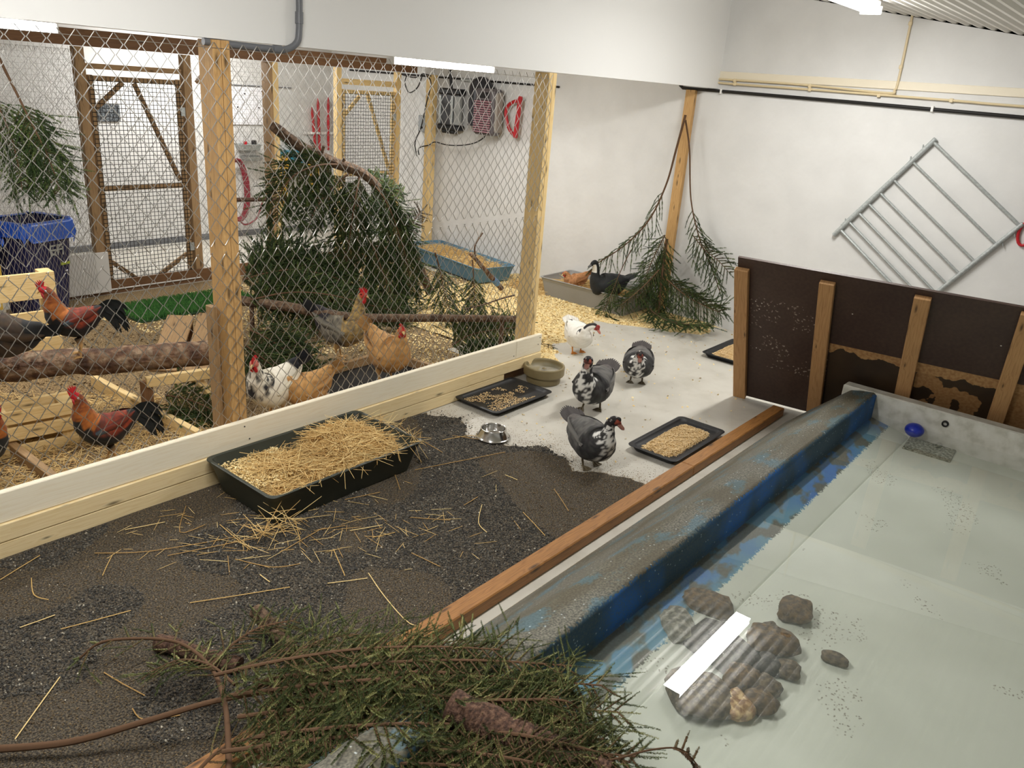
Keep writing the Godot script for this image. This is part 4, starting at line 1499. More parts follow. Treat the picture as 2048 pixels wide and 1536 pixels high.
	for i in 12:
		var f := i / 11.0
		var fat := 0.16 * pow(sin(PI * clampf(f * 0.9 + 0.08, 0, 1)), 0.6)
		var row := PackedVector3Array()
		for j in 25:
			var q := TAU * j / 24.0
			row.append(Vector3(cos(q) * fat + sn.get_noise_2d(f * 2, j) * 0.012, 0.03 + f * 0.78, -sin(q) * (0.24 - 0.03 * f) + sn.get_noise_2d(f * 3, j + 40.0) * 0.01))
		rows.append(row)
	sb.grid(rows)
	var bag := part("bag", sb.mesh(), std(rgb(214, 208, 194), 0.6), t)
	for q in [[0.66, -0.05, 0.14, 0.06], [0.52, 0.06, 0.06, 0.13], [0.60, 0.11, 0.03, 0.09], [0.54, -0.02, 0.02, 0.1], [0.36, 0.05, 0.07, 0.17]]:
		part("print", rbox(Vector3(0.006, q[3], q[2]), 0.0), std(rgb(186, 152, 60), 0.6), bag, Transform3D(Basis(), Vector3(0.15, q[0], -q[1])))
	# divider fence between the pens
	t = thing("divider_fence", "chain link divider running from the perch log to the weathered gate post", "fence", "", V(-7.2, 0, 2.9))
	off = -t.position
	var da := V(-6.85, 0.1, 2.2)
	var db := V(-8.3, 0.1, 3.54)
	m = MB.new()
	chain_link(m, da + off, (db - da).normalized(), Vector3.UP, (db - da).normalized().cross(Vector3.UP), (db - da).length(), 2.3, 0.0855, 0.0955, 0.0017)
	part("wire_mesh", m.mesh(), M.wire, t).set_meta("kind", "stuff")
	# --- far left wall ---
	var x := FAR + 0.02
	for k in 3:
		var top: Vector3 = [xp(622, 214, x), xp(634, 196, x), xp(655, 194, x)][k]
		var low: Vector3 = [xp(630, 306, x), xp(638, 306, x), xp(655, 300, x)][k]
		var o := single("red_pole", pole_mesh(top - low, 0.02), M.red_plastic, ["red marker pole slanting on the far wall, left of two", "red marker pole upright on the far wall, middle of three", "red marker pole upright on the far wall next to the pale gate"][k], "pole", "red marker poles", Transform3D(Basis(), low + Vector3(0.02, 0, 0)))
		o.set_meta("label", ["shortest slanting red marker pole on the far wall", "upright red marker pole beside the slanting one", "upright red marker pole beside the pale gate"][k])
	t = thing("pole_rack", "white rack strip holding the red marker poles", "rack", "", xp(638, 266, x))
	part("strip", rbox(Vector3(0.012, 0.04, 0.62), 0.003), M.white_plastic, t)
	for z in [-0.2, 0.04, 0.14]:
		part("clip", rbox(Vector3(0.05, 0.03, 0.05), 0.006), M.white_plastic, t, Transform3D(Basis(), Vector3(0.03, 0, z)))
	# red hose coil
	t = thing("garden_hose", "dark red hose coiled on the far wall beside the big fence post", "hose", "", xp(474, 380, x + 0.05))
	var coil := []
	for i in 97:
		var q := TAU * i / 24.0
		var lay := floorf(i / 24.0)
		coil.append(Vector3(0.012 * sin(q * 2.0) + 0.014 * lay, sin(q) * (0.40 + 0.012 * lay), cos(q) * (0.13 + 0.014 * lay)))
	pipe("coil", coil, 0.014, std(rgb(126, 30, 44), 0.45), t, 8)
	pipe("tail", smooth([Vector3(0, -0.4, 0), Vector3(0.01, -0.5, -0.1), Vector3(0.01, -0.42, -0.3), Vector3(0.01, -0.2, -0.4)], 5), 0.012, std(rgb(150, 60, 70), 0.45), t, 8)
	# blue box with yellow leads
	t = thing("wall_box", "turquoise box on the far wall with yellow leads hung over it", "box", "", xp(590, 313, x + 0.05))
	part("body", rbox(Vector3(0.1, 0.18, 0.5), 0.008), std(rgb(36, 128, 158), 0.5), t)
	part("tray", rbox(Vector3(0.09, 0.2, 0.36), 0.008), std(rgb(150, 148, 146), 0.5), t, Transform3D(Basis(), Vector3(0, -0.2, 0)))
	for s in [-1, 1]:
		for k in 4:
			var w := 0.02 * k
			pipe("lead", smooth([Vector3(0.06, 0.02, -s * (0.2 + w)), Vector3(0.08, -0.15, -s * (0.30 + w)), Vector3(0.08, -0.45 - 0.05 * k, -s * (0.3 + w)), Vector3(0.08, -0.6 - 0.04 * k, -s * (0.24 + w)), Vector3(0.08, -0.4, -s * (0.2 + w)), Vector3(0.06, 0.0, -s * (0.16 + w))], 5), 0.009, std(rgb(214, 166, 44), 0.5), t, 6)
	# soap shelf
	t = thing("wall_shelf", "small steel shelf with soap and red cap on the far wall", "shelf", "", xp(497, 292, x + 0.08))
	part("basket", basin(0.1, 0.16, 0.09, 0.02, 0.006, 0.006, 0.02), M.galv, t, Transform3D(Basis(), Vector3(0, -0.06, 0)))
	part("cap", rbox(Vector3(0.04, 0.05, 0.05), 0.01), M.red_plastic, t, Transform3D(Basis(), Vector3(0, 0.04, 0.05)))
	part("bottle", rbox(Vector3(0.05, 0.12, 0.07), 0.012), M.black_plastic, t, Transform3D(Basis(), Vector3(0, 0.02, -0.09)))
	part("lower_tray", basin(0.09, 0.14, 0.06, 0.02, 0.006, 0.006, 0.02), M.galv, t, Transform3D(Basis(), Vector3(0, -0.2, -0.05)))
	# notices
	t = thing("notice_sheet", "white notice sheet with dark pin heads on the far wall", "notice", "", xp(500, 212, x))
	var sheet := part("sheet", rbox(Vector3(0.006, 0.5, 0.62), 0.0), std(rgb(240, 240, 244), 0.5), t)
	for q in [[0.16, 0.08], [-0.02, 0.2], [-0.02, -0.14], [0.2, -0.2]]:
		part("pin", rbox(Vector3(0.012, 0.02, 0.02), 0.004), M.black_plastic, sheet, Transform3D(Basis(), Vector3(0.006, q[0], q[1])))
	part("edge_line", rbox(Vector3(0.008, 0.012, 1.2), 0.0), M.grey_pipe, t, Transform3D(Basis(), Vector3(0, 0.27, -0.1)))
	var pm := tri(std(Color(1, 1, 1), 0.6), 4.0)
	pm.albedo_texture = ramp_tex(256, 0.03, [rgb(36, 40, 44), rgb(88, 94, 98), rgb(150, 154, 156)], [0.3, 0.55, 0.85], 4)
	t = thing("wall_photo", "dark photo print on the wall seen through the weathered gate", "picture", "", xp(218, 226, x))
	part("print", rbox(Vector3(0.008, 0.2, 0.27), 0.0), pm, t)
	part("header", rbox(Vector3(0.009, 0.04, 0.3), 0.0), M.white_plastic, t, Transform3D(Basis(), Vector3(0, 0.13, 0)))
	# service wall base rail
	var rail := struct("baseboard_left", rbox(Vector3(0.02, 0.08, 11.0), 0.003), M.grey_pipe, Transform3D(Basis(), V(FAR + 0.01, 0.04, 2.6)))
	rail.set_meta("label", "grey base strip along the far white wall")
	# --- back wall of the pen ---
	var d := BACK - 0.12
	t = thing("fly_killer", "black and silver electric lantern box hung by the pale wall post", "lantern", "", wp(903, 220, d))
	part("case", rbox(Vector3(0.34, 0.4, 0.1), 0.01), std(rgb(52, 52, 56), 0.3), t)
	for s in [-1, 1]:
		part("silver_bar", rbox(Vector3(0.035, 0.36, 0.03), 0.006), M.galv, t, Transform3D(Basis(), Vector3(s * 0.11 - 0.05, 0.0, 0.055)))
	part("top_cap", rbox(Vector3(0.38, 0.08, 0.17), 0.02), M.black_plastic, t, Transform3D(Basis(), Vector3(0, 0.23, 0)))
	part("bottom_cap", rbox(Vector3(0.38, 0.07, 0.17), 0.02), M.black_plastic, t, Transform3D(Basis(), Vector3(0, -0.22, 0)))
	part("foot", rbox(Vector3(0.22, 0.06, 0.12), 0.02), M.black_plastic, t, Transform3D(Basis(), Vector3(-0.02, -0.27, 0)))
	part("side_panel", rbox(Vector3(0.1, 0.36, 0.06), 0.006), std(rgb(150, 152, 150), 0.4), t, Transform3D(Basis(), Vector3(0.15, 0, 0.03)))
	pipe("hanger", [Vector3(-0.02, 0.27, 0), Vector3(-0.06, 0.5, 0)], 0.02, M.black_plastic, t, 8)
	t = thing("air_duct", "black bent air duct on the pen wall between lantern and heater", "duct", "", wp(955, 200, d))
	pipe("duct", smooth([Vector3(-0.02, -0.32, 0.02), Vector3(-0.02, 0.0, 0.02), Vector3(-0.01, 0.16, 0.02), Vector3(0.1, 0.2, 0.02), Vector3(0.22, 0.1, 0.02)], 6), 0.085, std(rgb(34, 34, 40), 0.4), t, 18)
	pipe("bracket", [Vector3(0.0, 0.22, 0), Vector3(-0.3, 0.23, 0)], 0.02, M.galv, t, 8)
	# heater with louvres
	t = thing("fan_heater", "grey fan heater with louvre front coloured as if lit red on the pen wall", "heater", "", wp(976, 224, d - 0.08))
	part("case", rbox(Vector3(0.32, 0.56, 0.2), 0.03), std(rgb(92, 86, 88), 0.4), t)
	var front := part("front_panel", rbox(Vector3(0.29, 0.4, 0.02), 0.01), std(rgb(46, 16, 22), 0.5), t, Transform3D(Basis(), Vector3(0, -0.06, 0.1)))  # red light on the grill is put into the panel and louvre colours
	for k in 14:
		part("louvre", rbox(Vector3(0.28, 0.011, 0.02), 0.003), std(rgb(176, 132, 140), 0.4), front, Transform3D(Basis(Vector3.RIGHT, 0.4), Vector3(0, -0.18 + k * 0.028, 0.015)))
	part("control_panel", rbox(Vector3(0.16, 0.07, 0.02), 0.006), M.black_plastic, t, Transform3D(Basis(), Vector3(0.02, 0.2, 0.1)))
	part("side_shade_block", rbox(Vector3(0.1, 0.5, 0.16), 0.03), std(rgb(150, 142, 132), 0.5), t, Transform3D(Basis(), Vector3(0.13, 0.0, -0.02)))  # beige block stands in for the shadow beside the heater
	# red triangular reel
	t = thing("triangle_frame", "red plastic triangular frame hung on the pen wall", "frame", "", wp(1026, 232, d))
	pipe("bow", smooth([Vector3(0.1, 0.2, 0), Vector3(-0.06, 0.14, 0), Vector3(-0.12, 0.04, 0), Vector3(-0.06, -0.14, 0), Vector3(0.05, -0.24, 0)], 5), 0.022, M.red_plastic, t, 10)
	plank("bar", Vector3(0.1, 0.24, 0), Vector3(0.06, -0.26, 0), 0.05, 0.05, M.red_plastic, t, Vector3.BACK, 0.01)
	pipe("nail", [Vector3(0.09, 0.2, 0.0), Vector3(0.09, 0.2, -0.12)], 0.006, M.galv, t, 6)
	# electric box and cables
	t = thing("junction_box", "grey electric box with cables beside the pale wall post", "box", "", wp(852, 248, BACK - 0.04))
	part("case", rbox(Vector3(0.24, 0.22, 0.08), 0.008), std(rgb(150, 154, 156), 0.5), t)
	for q in [-0.04, 0.05]:
		part("knob", rbox(Vector3(0.03, 0.03, 0.03), 0.006), M.black_plastic, t, Transform3D(Basis(), Vector3(q, -0.05, 0.045)))
	t = thing("loose_cable", "loose black cables looping down by the electric box", "cable", "", wp(830, 200, BACK - 0.05))
	off = -t.position
	for q in [[[815, 148], [810, 165], [818, 185], [835, 175], [845, 150]], [[850, 150], [862, 165], [852, 210], [842, 255], [830, 285], [834, 312]], [[838, 310], [838, 296], [858, 290], [870, 284], [895, 290], [930, 290], [958, 282], [982, 262]], [[806, 150], [830, 155], [846, 148], [862, 152]]]:
		var pts := []
		for p in q: pts.append(wp(p[0], p[1], BACK - 0.2) + off)
		pipe("cable", smooth(pts, 5), 0.008, M.black_pipe, t, 6)

func pole_mesh(v: Vector3, r: float) -> ArrayMesh:
	var b := MB.new()
	b.tube([Vector3.ZERO, v * 0.05, v * 0.33, v * 0.34, v * 0.9, v], [r * 0.9, r, r, r * 1.15, r, r * 0.3], 10)
	return b.mesh()

# bag liner folded over a rim
func draped(hx: float, hz: float, y: float, drop: float, seed_k: int) -> ArrayMesh:
	var b := MB.new()
	var n := noise(6.0, 2)
	var rows := []
	for i in 8:
		var f := [0.0, 0.04, 0.1, 0.25, 0.5, 0.75, 0.92, 1.0][i] as float
		var base: PackedVector3Array = rring(hx + 0.012 * f, hz + 0.012 * f, 0.07, y + 0.01, 6)
		var row := PackedVector3Array()
		for j in base.size():
			var p := base[j]
			var jj := j % (base.size() - 1)
			var w := n.get_noise_2d(jj * 0.6 + seed_k, f * 0.8)
			var down := drop * (0.8 + 0.7 * n.get_noise_2d(jj * 0.12 + seed_k, 5.0))
			var inward := 1.0 - 0.16 * maxf(0.0, 0.1 - f) * 10.0
			row.append(Vector3(p.x * inward + signf(p.x) * w * 0.03 * f, p.y + w * 0.02 - down * maxf(f - 0.1, 0.0), p.z * inward + signf(p.z) * w * 0.03 * f))
		row.reverse()
		rows.append(row)
	rows.reverse()
	b.grid(rows)
	return b.mesh()

# ---------- birds ----------
var fn: FastNoiseLite
var fn2: FastNoiseLite

func lin(r: int, g: int, b: int) -> Color:
	return rgb(r, g, b).srgb_to_linear()

# colour of the plumage at a point of the bird (its own frame, x forward, y up), s runs from tail 0 to head 1
func plumage(kind: String, p: Vector3, s: float, up: float) -> Color:
	var a := fn.get_noise_3dv(p * 34.0)
	var f := fn2.get_noise_3dv(Vector3(p.x * 60.0, p.y * 120.0, p.z * 120.0))
	var fine := fn.get_noise_3dv(p * 46.0 + Vector3(7, 3, 1))
	match kind:
		"grey_duck":
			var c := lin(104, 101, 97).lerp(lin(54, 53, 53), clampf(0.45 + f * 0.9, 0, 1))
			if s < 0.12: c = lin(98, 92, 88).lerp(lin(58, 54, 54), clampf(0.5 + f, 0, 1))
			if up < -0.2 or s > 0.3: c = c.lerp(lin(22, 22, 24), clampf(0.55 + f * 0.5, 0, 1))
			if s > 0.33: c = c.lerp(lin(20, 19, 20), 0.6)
			if s > 0.32 and s < 0.68 and p.x > 0.1 and absf(p.z) < 0.07 + a * 0.05 and fine > 0.03: c = lin(220, 218, 212)
			if s > 0.68: c = lin(24, 19, 19)
			if s > 0.70 and fine > 0.3: c = lin(168, 162, 154)
			if s > 0.83 and up > -0.6: c = lin(142, 62, 40).lerp(lin(66, 26, 20), clampf(0.5 + fine * 1.8, 0, 1))
			return c
		"white_duck":
			var c := lin(242, 238, 228).lerp(lin(220, 214, 202), clampf(0.3 + f * 0.6, 0, 1))
			if s > 0.6 and up > -0.55: c = lin(30, 24, 26)
			if s > 0.8: c = lin(146, 52, 48)
			if s > 0.46 and s < 0.56 and up > 0.2 and a > -0.05: c = lin(30, 30, 32)
			if s < 0.1 and a > 0.2: c = lin(44, 44, 48)
			return c
		"black_duck":
			var c := lin(9, 10, 11).lerp(lin(20, 24, 24), clampf(0.4 + f, 0, 1))
			if s > 0.58 and s < 0.86 and up < -0.2: c = lin(226, 222, 214)
			return c
		"buff":
			var c := lin(196, 150, 90).lerp(lin(154, 110, 62), clampf(0.42 + f * 1.1 + a * 0.4, 0, 1))
			if s > 0.82: c = lin(190, 96, 68)
			return c
		"rust":
			return lin(184, 130, 82).lerp(lin(140, 92, 54), clampf(0.45 + f, 0, 1))
		"sussex":
			var c := lin(238, 232, 216).lerp(lin(212, 203, 182), clampf(0.3 + f * 0.7, 0, 1))
			if s > 0.43 and s < 0.68: c = c.lerp(lin(30, 30, 34), clampf(0.35 + fn2.get_noise_3dv(Vector3(p.x * 90.0, p.y * 22.0, p.z * 90.0)) * 3.0 - (s - 0.5) * 2.4, 0, 1))
			if s > 0.8: c = lin(206, 122, 108)
			if s < 0.1: c = lin(26, 26, 30)
			return c
		"rooster":
			var c := lin(22, 22, 24)
			if s < 0.08: c = lin(14, 18, 18)
			elif s < 0.24: c = lin(150, 58, 26).lerp(lin(88, 26, 14), clampf(0.5 + f, 0, 1)) if up > -0.3 else lin(22, 20, 20)
			elif s < 0.37: c = lin(112, 46, 22).lerp(lin(52, 30, 22), clampf(0.45 + a + f, 0, 1)) if up > -0.2 else lin(18, 18, 20)
			elif s > 0.42 or up > 0.0:
				c = lin(168, 96, 30).lerp(lin(96, 32, 14), clampf((s - 0.42) * 2.6 + f * 0.9, 0, 1))
				if up < -0.35 and s < 0.5: c = lin(22, 24, 24)
			if s > 0.77: c = lin(186, 28, 34)
			return c
		"brown_dark":
			var c := lin(70, 52, 34).lerp(lin(38, 29, 22), clampf(0.5 + f, 0, 1))
			if s > 0.46: c = lin(150, 96, 42).lerp(lin(88, 52, 24), clampf(0.5 + f, 0, 1))
			if s < 0.15: c = lin(20, 20, 20)
			if s > 0.82: c = lin(176, 40, 38)
			return c
		"silver":
			var c := lin(34, 32, 34)
			if s > 0.17: c = lin(140, 132, 114).lerp(lin(60, 56, 50), clampf(0.45 + f * 1.4, 0, 1))
			if s > 0.34: c = lin(186, 154, 92).lerp(lin(94, 80, 60), clampf(0.5 + f * 1.2, 0, 1))
			if s > 0.78: c = lin(176, 60, 44)
			return c
	return Color(0.5, 0.5, 0.5)

const DUCK := [
	[-0.30, 0.305, 0.03, 0.01], [-0.24, 0.28, 0.066, 0.036], [-0.165, 0.25, 0.108, 0.09], [-0.06, 0.22, 0.14, 0.126], [0.05, 0.207, 0.148, 0.136], [0.13, 0.218, 0.124, 0.124],
	[0.18, 0.262, 0.084, 0.084], [0.196, 0.315, 0.055, 0.056], [0.198, 0.362, 0.041, 0.043], [0.206, 0.402, 0.036, 0.04], [0.226, 0.427, 0.035, 0.037], [0.258, 0.422, 0.028, 0.027], [0.28, 0.415, 0.017, 0.014], [0.286, 0.413, 0.006, 0.005]]
const HEN := [
	[-0.205, 0.375, 0.012, 0.03], [-0.165, 0.345, 0.032, 0.055], [-0.11, 0.295, 0.07, 0.09], [-0.03, 0.25, 0.108, 0.12], [0.05, 0.24, 0.118, 0.122], [0.105, 0.26, 0.1, 0.102],
	[0.135, 0.305, 0.07, 0.074], [0.145, 0.355, 0.048, 0.05], [0.152, 0.395, 0.035, 0.036], [0.165, 0.425, 0.03, 0.032], [0.185, 0.437, 0.026, 0.027], [0.203, 0.434, 0.016, 0.017], [0.212, 0.431, 0.005, 0.005]]
const ROOSTER := [
	[-0.23, 0.40, 0.02, 0.03], [-0.175, 0.365, 0.05, 0.06], [-0.1, 0.325, 0.082, 0.095], [-0.01, 0.29, 0.11, 0.118], [0.07, 0.30, 0.112, 0.115], [0.125, 0.345, 0.096, 0.1],
	[0.15, 0.41, 0.078, 0.08], [0.158, 0.47, 0.06, 0.062], [0.165, 0.52, 0.043, 0.045], [0.178, 0.55, 0.034, 0.036], [0.198, 0.562, 0.028, 0.03], [0.218, 0.556, 0.016, 0.017], [0.226, 0.552, 0.005, 0.005]]

# called, label, kind of plumage, ground point, heading in the plan (right, towards), size, options
func bird(called: String, label: String, kind: String, at: Vector3, to_right: float, to_eye: float, size: float, o := {}) -> Node3D:
	var h := Vector2(0.765, 0.64) * to_right + Vector2(0.62, -0.785) * to_eye
	var t := thing(called, label, "duck" if called == "duck" else "chicken", o.get("group", ""), at, atan2(h.y, h.x))
	t.scale = Vector3(0.86, 1.0, 1.06) * size if called == "duck" else Vector3(0.92, 1.0, 1.08) * size
	if o.has("rear"): t.rotate_object_local(Vector3.BACK, o["rear"])
	var shape: Array = DUCK if called == "duck" else (ROOSTER if called == "rooster" else HEN)
	var duck := called == "duck"
	var sit: float = o.get("sit", 0.0)
	var turn: float = o.get("turn", 0.0)
	var dip: float = o.get("dip", 0.0)
	var stretch: float = o.get("stretch", 0.0)
	var neck0 := 5
	# control rings, the head turned about the neck base
	var ctl := []
	var pivot := Vector3(shape[neck0][0], shape[neck0][1], 0)
	for i in shape.size():
		var p := Vector3(shape[i][0], shape[i][1] - sit, 0)
		if i > neck0:
			var k := float(i - neck0) / (shape.size() - 1 - neck0)
			var q := p - Vector3(pivot.x, pivot.y - sit, 0)
			q.y += stretch * minf(k * 1.6, 1.0)
			q = q.rotated(Vector3.BACK, -dip * minf(k * 1.4, 1.0))
			var hx := Vector3(q.x - 0.02, 0, q.z).rotated(Vector3.UP, turn * smoothstep(0.2, 0.75, k))
			q = Vector3(hx.x + 0.02, q.y, hx.z)
			p = q + Vector3(pivot.x, pivot.y - sit, 0)
		ctl.append(p)
	var per := 6
	var rows := []
	var cols := []
	var cnt := ctl.size()
	var path := smooth(ctl, per)
	var side_prev := Vector3.BACK
	for i in path.size():
		var f := float(i) / (path.size() - 1) * (cnt - 1)
		var k := mini(int(f), cnt - 2)
		var fr := f - k
		fr = fr * fr * (3.0 - 2.0 * fr) * 0.5 + fr * 0.5
		var hw := lerpf(shape[k][2], shape[k + 1][2], fr)
		var hh := lerpf(shape[k][3], shape[k + 1][3], fr)
		var tan: Vector3 = (path[mini(i + 1, path.size() - 1)] - path[maxi(i - 1, 0)]).normalized()
		var side := (side_prev - tan * side_prev.dot(tan)).normalized()
		side_prev = side
		var upv := side.cross(tan).normalized()
		var row := PackedVector3Array()
		var cr := []
		for j in 31:
			var q := -TAU * j / 30.0
			var cy := sin(q)
			var e := side * cos(q) * hw + upv * cy * hh
			# belly fuller than the back
			if cy < 0: e *= 1.0 + 0.05 * absf(cy)
			var pp: Vector3 = path[i] + e
			var bump := fn2.get_noise_3dv(Vector3(pp.x * 22.0, pp.y * 40.0, pp.z * 40.0)) * 0.0055 * minf(hw * 14.0, 1.0)
			pp += e.normalized() * bump
			row.append(pp)
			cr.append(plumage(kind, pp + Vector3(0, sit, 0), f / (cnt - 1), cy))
		rows.append(row)
		cols.append(cr)
	var b := MB.new()
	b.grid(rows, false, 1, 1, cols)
	# legs and feet belong to the body
	var legc: Color = {"grey_duck": lin(92, 80, 56), "white_duck": lin(214, 138, 56), "black_duck": lin(40, 36, 34)}.get(kind, lin(190, 150, 96))
	if sit < 0.03:
		for s in [-1, 1]:
			var step: float = 0.035 * s * float(o.get("stride", 0.4))
			var hip := Vector3(-0.01, 0.13 if duck else 0.17, 0.05 * s)
			var knee := Vector3(-0.02 + step * 0.5, 0.075 if duck else 0.09, 0.052 * s)
			var foot := Vector3(0.0 + step, 0.01, 0.055 * s)
			var lc := [legc, legc, legc, legc]
			var thigh: Color = plumage(kind, Vector3(0, 0.15, 0.05 * s), 0.4, -0.5)
			lc[0] = thigh
			b.tube([hip, knee + Vector3(0, 0.02, 0), knee, foot], [0.034, 0.018, 0.0085, 0.0075], 8, false, 1, 1, lc)
			var toes := []
			for k in 3:
				var an := (k - 1) * (0.5 if duck else 0.55)
				var tip := foot + Vector3(cos(an), -0.05, sin(an) * 1.0) * (0.075 if duck else 0.06)
				tip.y = 0.004
				toes.append(tip)
				b.tube([foot, (foot + tip) / 2 + Vector3(0, 0.004, 0), tip], [0.0075, 0.006, 0.0025], 6, false, 1, 1, [legc, legc, legc])
			b.tube([foot, foot + Vector3(-0.03, -0.005, 0)], [0.006, 0.002], 6, false, 1, 1, [legc, legc])
			if duck:
				b.tint = legc.darkened(0.15)
				for k in 2:
					b.tri(foot + Vector3(0, 0.004, 0), toes[k], toes[k + 1])
				b.tint = Color(1, 1, 1)
	var bd := part("body", b.mesh(), M.plume, t)
	# frame of the head
	var tip: Vector3 = path[path.size() - 1]
	var back: Vector3 = path[path.size() - 1 - per * 2]
	var fwd: Vector3 = tip - back
	fwd = fwd.normalized()
	var hs := Vector3.UP.cross(fwd).normalized() * -1.0
	var hu := hs.cross(fwd).normalized()
	if hu.y < 0: hu = -hu
	hs = fwd.cross(hu)
	var head := Transform3D(Basis(fwd, hu, hs), tip)
	for s in [-1, 1]:
		var eb := MB.new()
		eb.lathe([Vector2(0, -0.006), Vector2(0.0042, -0.0042), Vector2(0.006, 0), Vector2(0.0042, 0.0042), Vector2(0, 0.006)], 10)
		part("eye", eb.mesh(), M.eye, bd, head * Transform3D(Basis(), Vector3(-0.042, 0.012, s * (0.031 if duck else 0.024))))
	b = MB.new()
	if duck:
		var br := []
		for k in 7:
			var f := k / 6.0
			var row := PackedVector3Array()
			for j in 13:
				var q := TAU * j / 12.0
				row.append(head * Vector3(-0.022 + f * 0.064, -0.004 - f * 0.016 + sin(q) * lerpf(0.017, 0.006, f) * (1.0 if f < 0.95 else 0.2), cos(q) * (lerpf(0.017, 0.015, f) + 0.004 * sin(f * PI)) * (1.0 if f < 0.95 else 0.4)))
			br.append(row)
		b.grid(br)
		part("bill", b.mesh(), M["bill_" + kind], bd)
		if kind != "black_duck":
			b = MB.new()
			var cr2 := []
			for k in 7:
				var f := k / 6.0
				cr2.append(head * Vector3(-0.05 + f * 0.04, 0.022 + 0.01 * sin(f * PI), 0.0))
			b.tube(cr2, [0.004, 0.010, 0.012, 0.012, 0.011, 0.008, 0.003], 8, false)
			part("caruncle", b.mesh(), M.caruncle if kind == "white_duck" else M.dark_crest, bd)
	else:
		b.tube([head * Vector3(-0.012, 0.002, 0), head * Vector3(0.008, 0.0, 0), head * Vector3(0.026, -0.01, 0)], [0.011, 0.008, 0.001], 8, false)
		part("beak", b.mesh(), M.beak, bd)
		# comb: serrated blade; wattles: two flat drops
		var big: float = {"rooster": 1.0, "sussex": 0.5, "buff": 0.36, "silver": 0.7, "brown_dark": 0.8, "rust": 0.2}.get(kind, 0.5)
		b = MB.new()
		var outline := [Vector2(0.0, 0.004)]
		for k in 5:
			var f := k / 5.0
			var hgt := (0.05 + 0.022 * sin(PI * (f + 0.1))) * big
			outline.append(Vector2(-0.004 - f * 0.075, 0.014 + hgt))
			outline.append(Vector2(-0.014 - f * 0.075, 0.016 + hgt * 0.55))
		outline.append(Vector2(-0.088, 0.004))
		for s in [-1.0, 1.0]:
			for k in outline.size() - 2:
				var q := [Vector3(-0.04, 0.006, s * 0.006), Vector3(outline[k].x, outline[k].y, s * 0.003), Vector3(outline[k + 1].x, outline[k + 1].y, s * 0.003)]
				if s > 0: b.tri(head * q[0], head * q[2], head * q[1])
				else: b.tri(head * q[0], head * q[1], head * q[2])
		for k in outline.size() - 1:
			var p1 := Vector3(outline[k].x, outline[k].y, 0.003)
			var p2 := Vector3(outline[k + 1].x, outline[k + 1].y, 0.003)
			b.quad(head * p1, head * p2, head * (p2 - Vector3(0, 0, 0.006)), head * (p1 - Vector3(0, 0, 0.006)))
		part("comb", b.mesh(), M.comb, bd)
		for s in [-1, 1]:
			b = MB.new()
			b.tube([head * Vector3(-0.012, -0.008, s * 0.008), head * Vector3(-0.014, -0.02 - 0.01 * big, s * 0.012), head * Vector3(-0.016, -0.03 - 0.026 * big, s * 0.013), head * Vector3(-0.016, -0.036 - 0.034 * big, s * 0.012)], [0.006, 0.008 + 0.006 * big, 0.009 + 0.008 * big, 0.003], 8, false)
			part("wattle", b.mesh(), M.comb, bd)
			if kind == "rooster" or kind == "brown_dark":
				b = MB.new()
				b.tube([head * Vector3(-0.052, -0.004, s * 0.03), head * Vector3(-0.054, -0.014, s * 0.032), head * Vector3(-0.056, -0.024, s * 0.031)], [0.004, 0.009, 0.003], 8, false)
				part("ear_lobe", b.mesh(), M.white_plastic, bd)
	# folded wings: overlapping feather blades
	for s in [-1.0, 1.0]:
		b = MB.new()
		var x0 := 0.10 if duck else 0.08
		var y0: float = (0.265 if duck else (0.35 if called == "rooster" else 0.285)) - sit
		var zz := 0.128 if duck else 0.102
		for k in 9:
			var f := k / 8.0
			var ln := (0.26 if duck else 0.19) * (0.55 + 0.45 * f)
			var sx := x0 - 0.10 * f
			var sy := y0 - 0.045 * (1.0 - f) + 0.0 * f
			var wr := []
			var wc := []
			for i in 8:
				var g := i / 7.0
				var wd := (0.030 if duck else 0.028) * sin(PI * clampf(0.12 + g * 0.82, 0, 1))
				var cx := sx - ln * g
				var cyy := sy - 0.012 * g + (0.03 * f) * g + (0.02 if duck else 0.045) * g * g
				var cz := zz + 0.012 - 0.035 * g * g - 0.05 * g * g * f - 0.004 * f
				var row := PackedVector3Array()
				var cr := []
				for j in 5:
					var w := (j / 4.0 - 0.5) * 2.0
					row.append(Vector3(cx, cyy + w * wd, s * (cz + 0.007 * (1.0 - w * w) - 0.012 * absf(w) * (0.6 if w > 0 else 0.2))))
					var col := wing_col(kind, f, g, w)
					cr.append(col)
				if s < 0: row.reverse(); cr.reverse()
				wr.append(row)
				wc.append(cr)
			b.grid(wr, false, 1, 1, wc)
		part("wing", b.mesh(), M.plume, t)
	# tail feathers
	b = MB.new()
	var root: Vector3 = path[per] if not duck else path[per * 2 - 2]
	var nf := 11 if duck else (24 if called == "rooster" else 11)
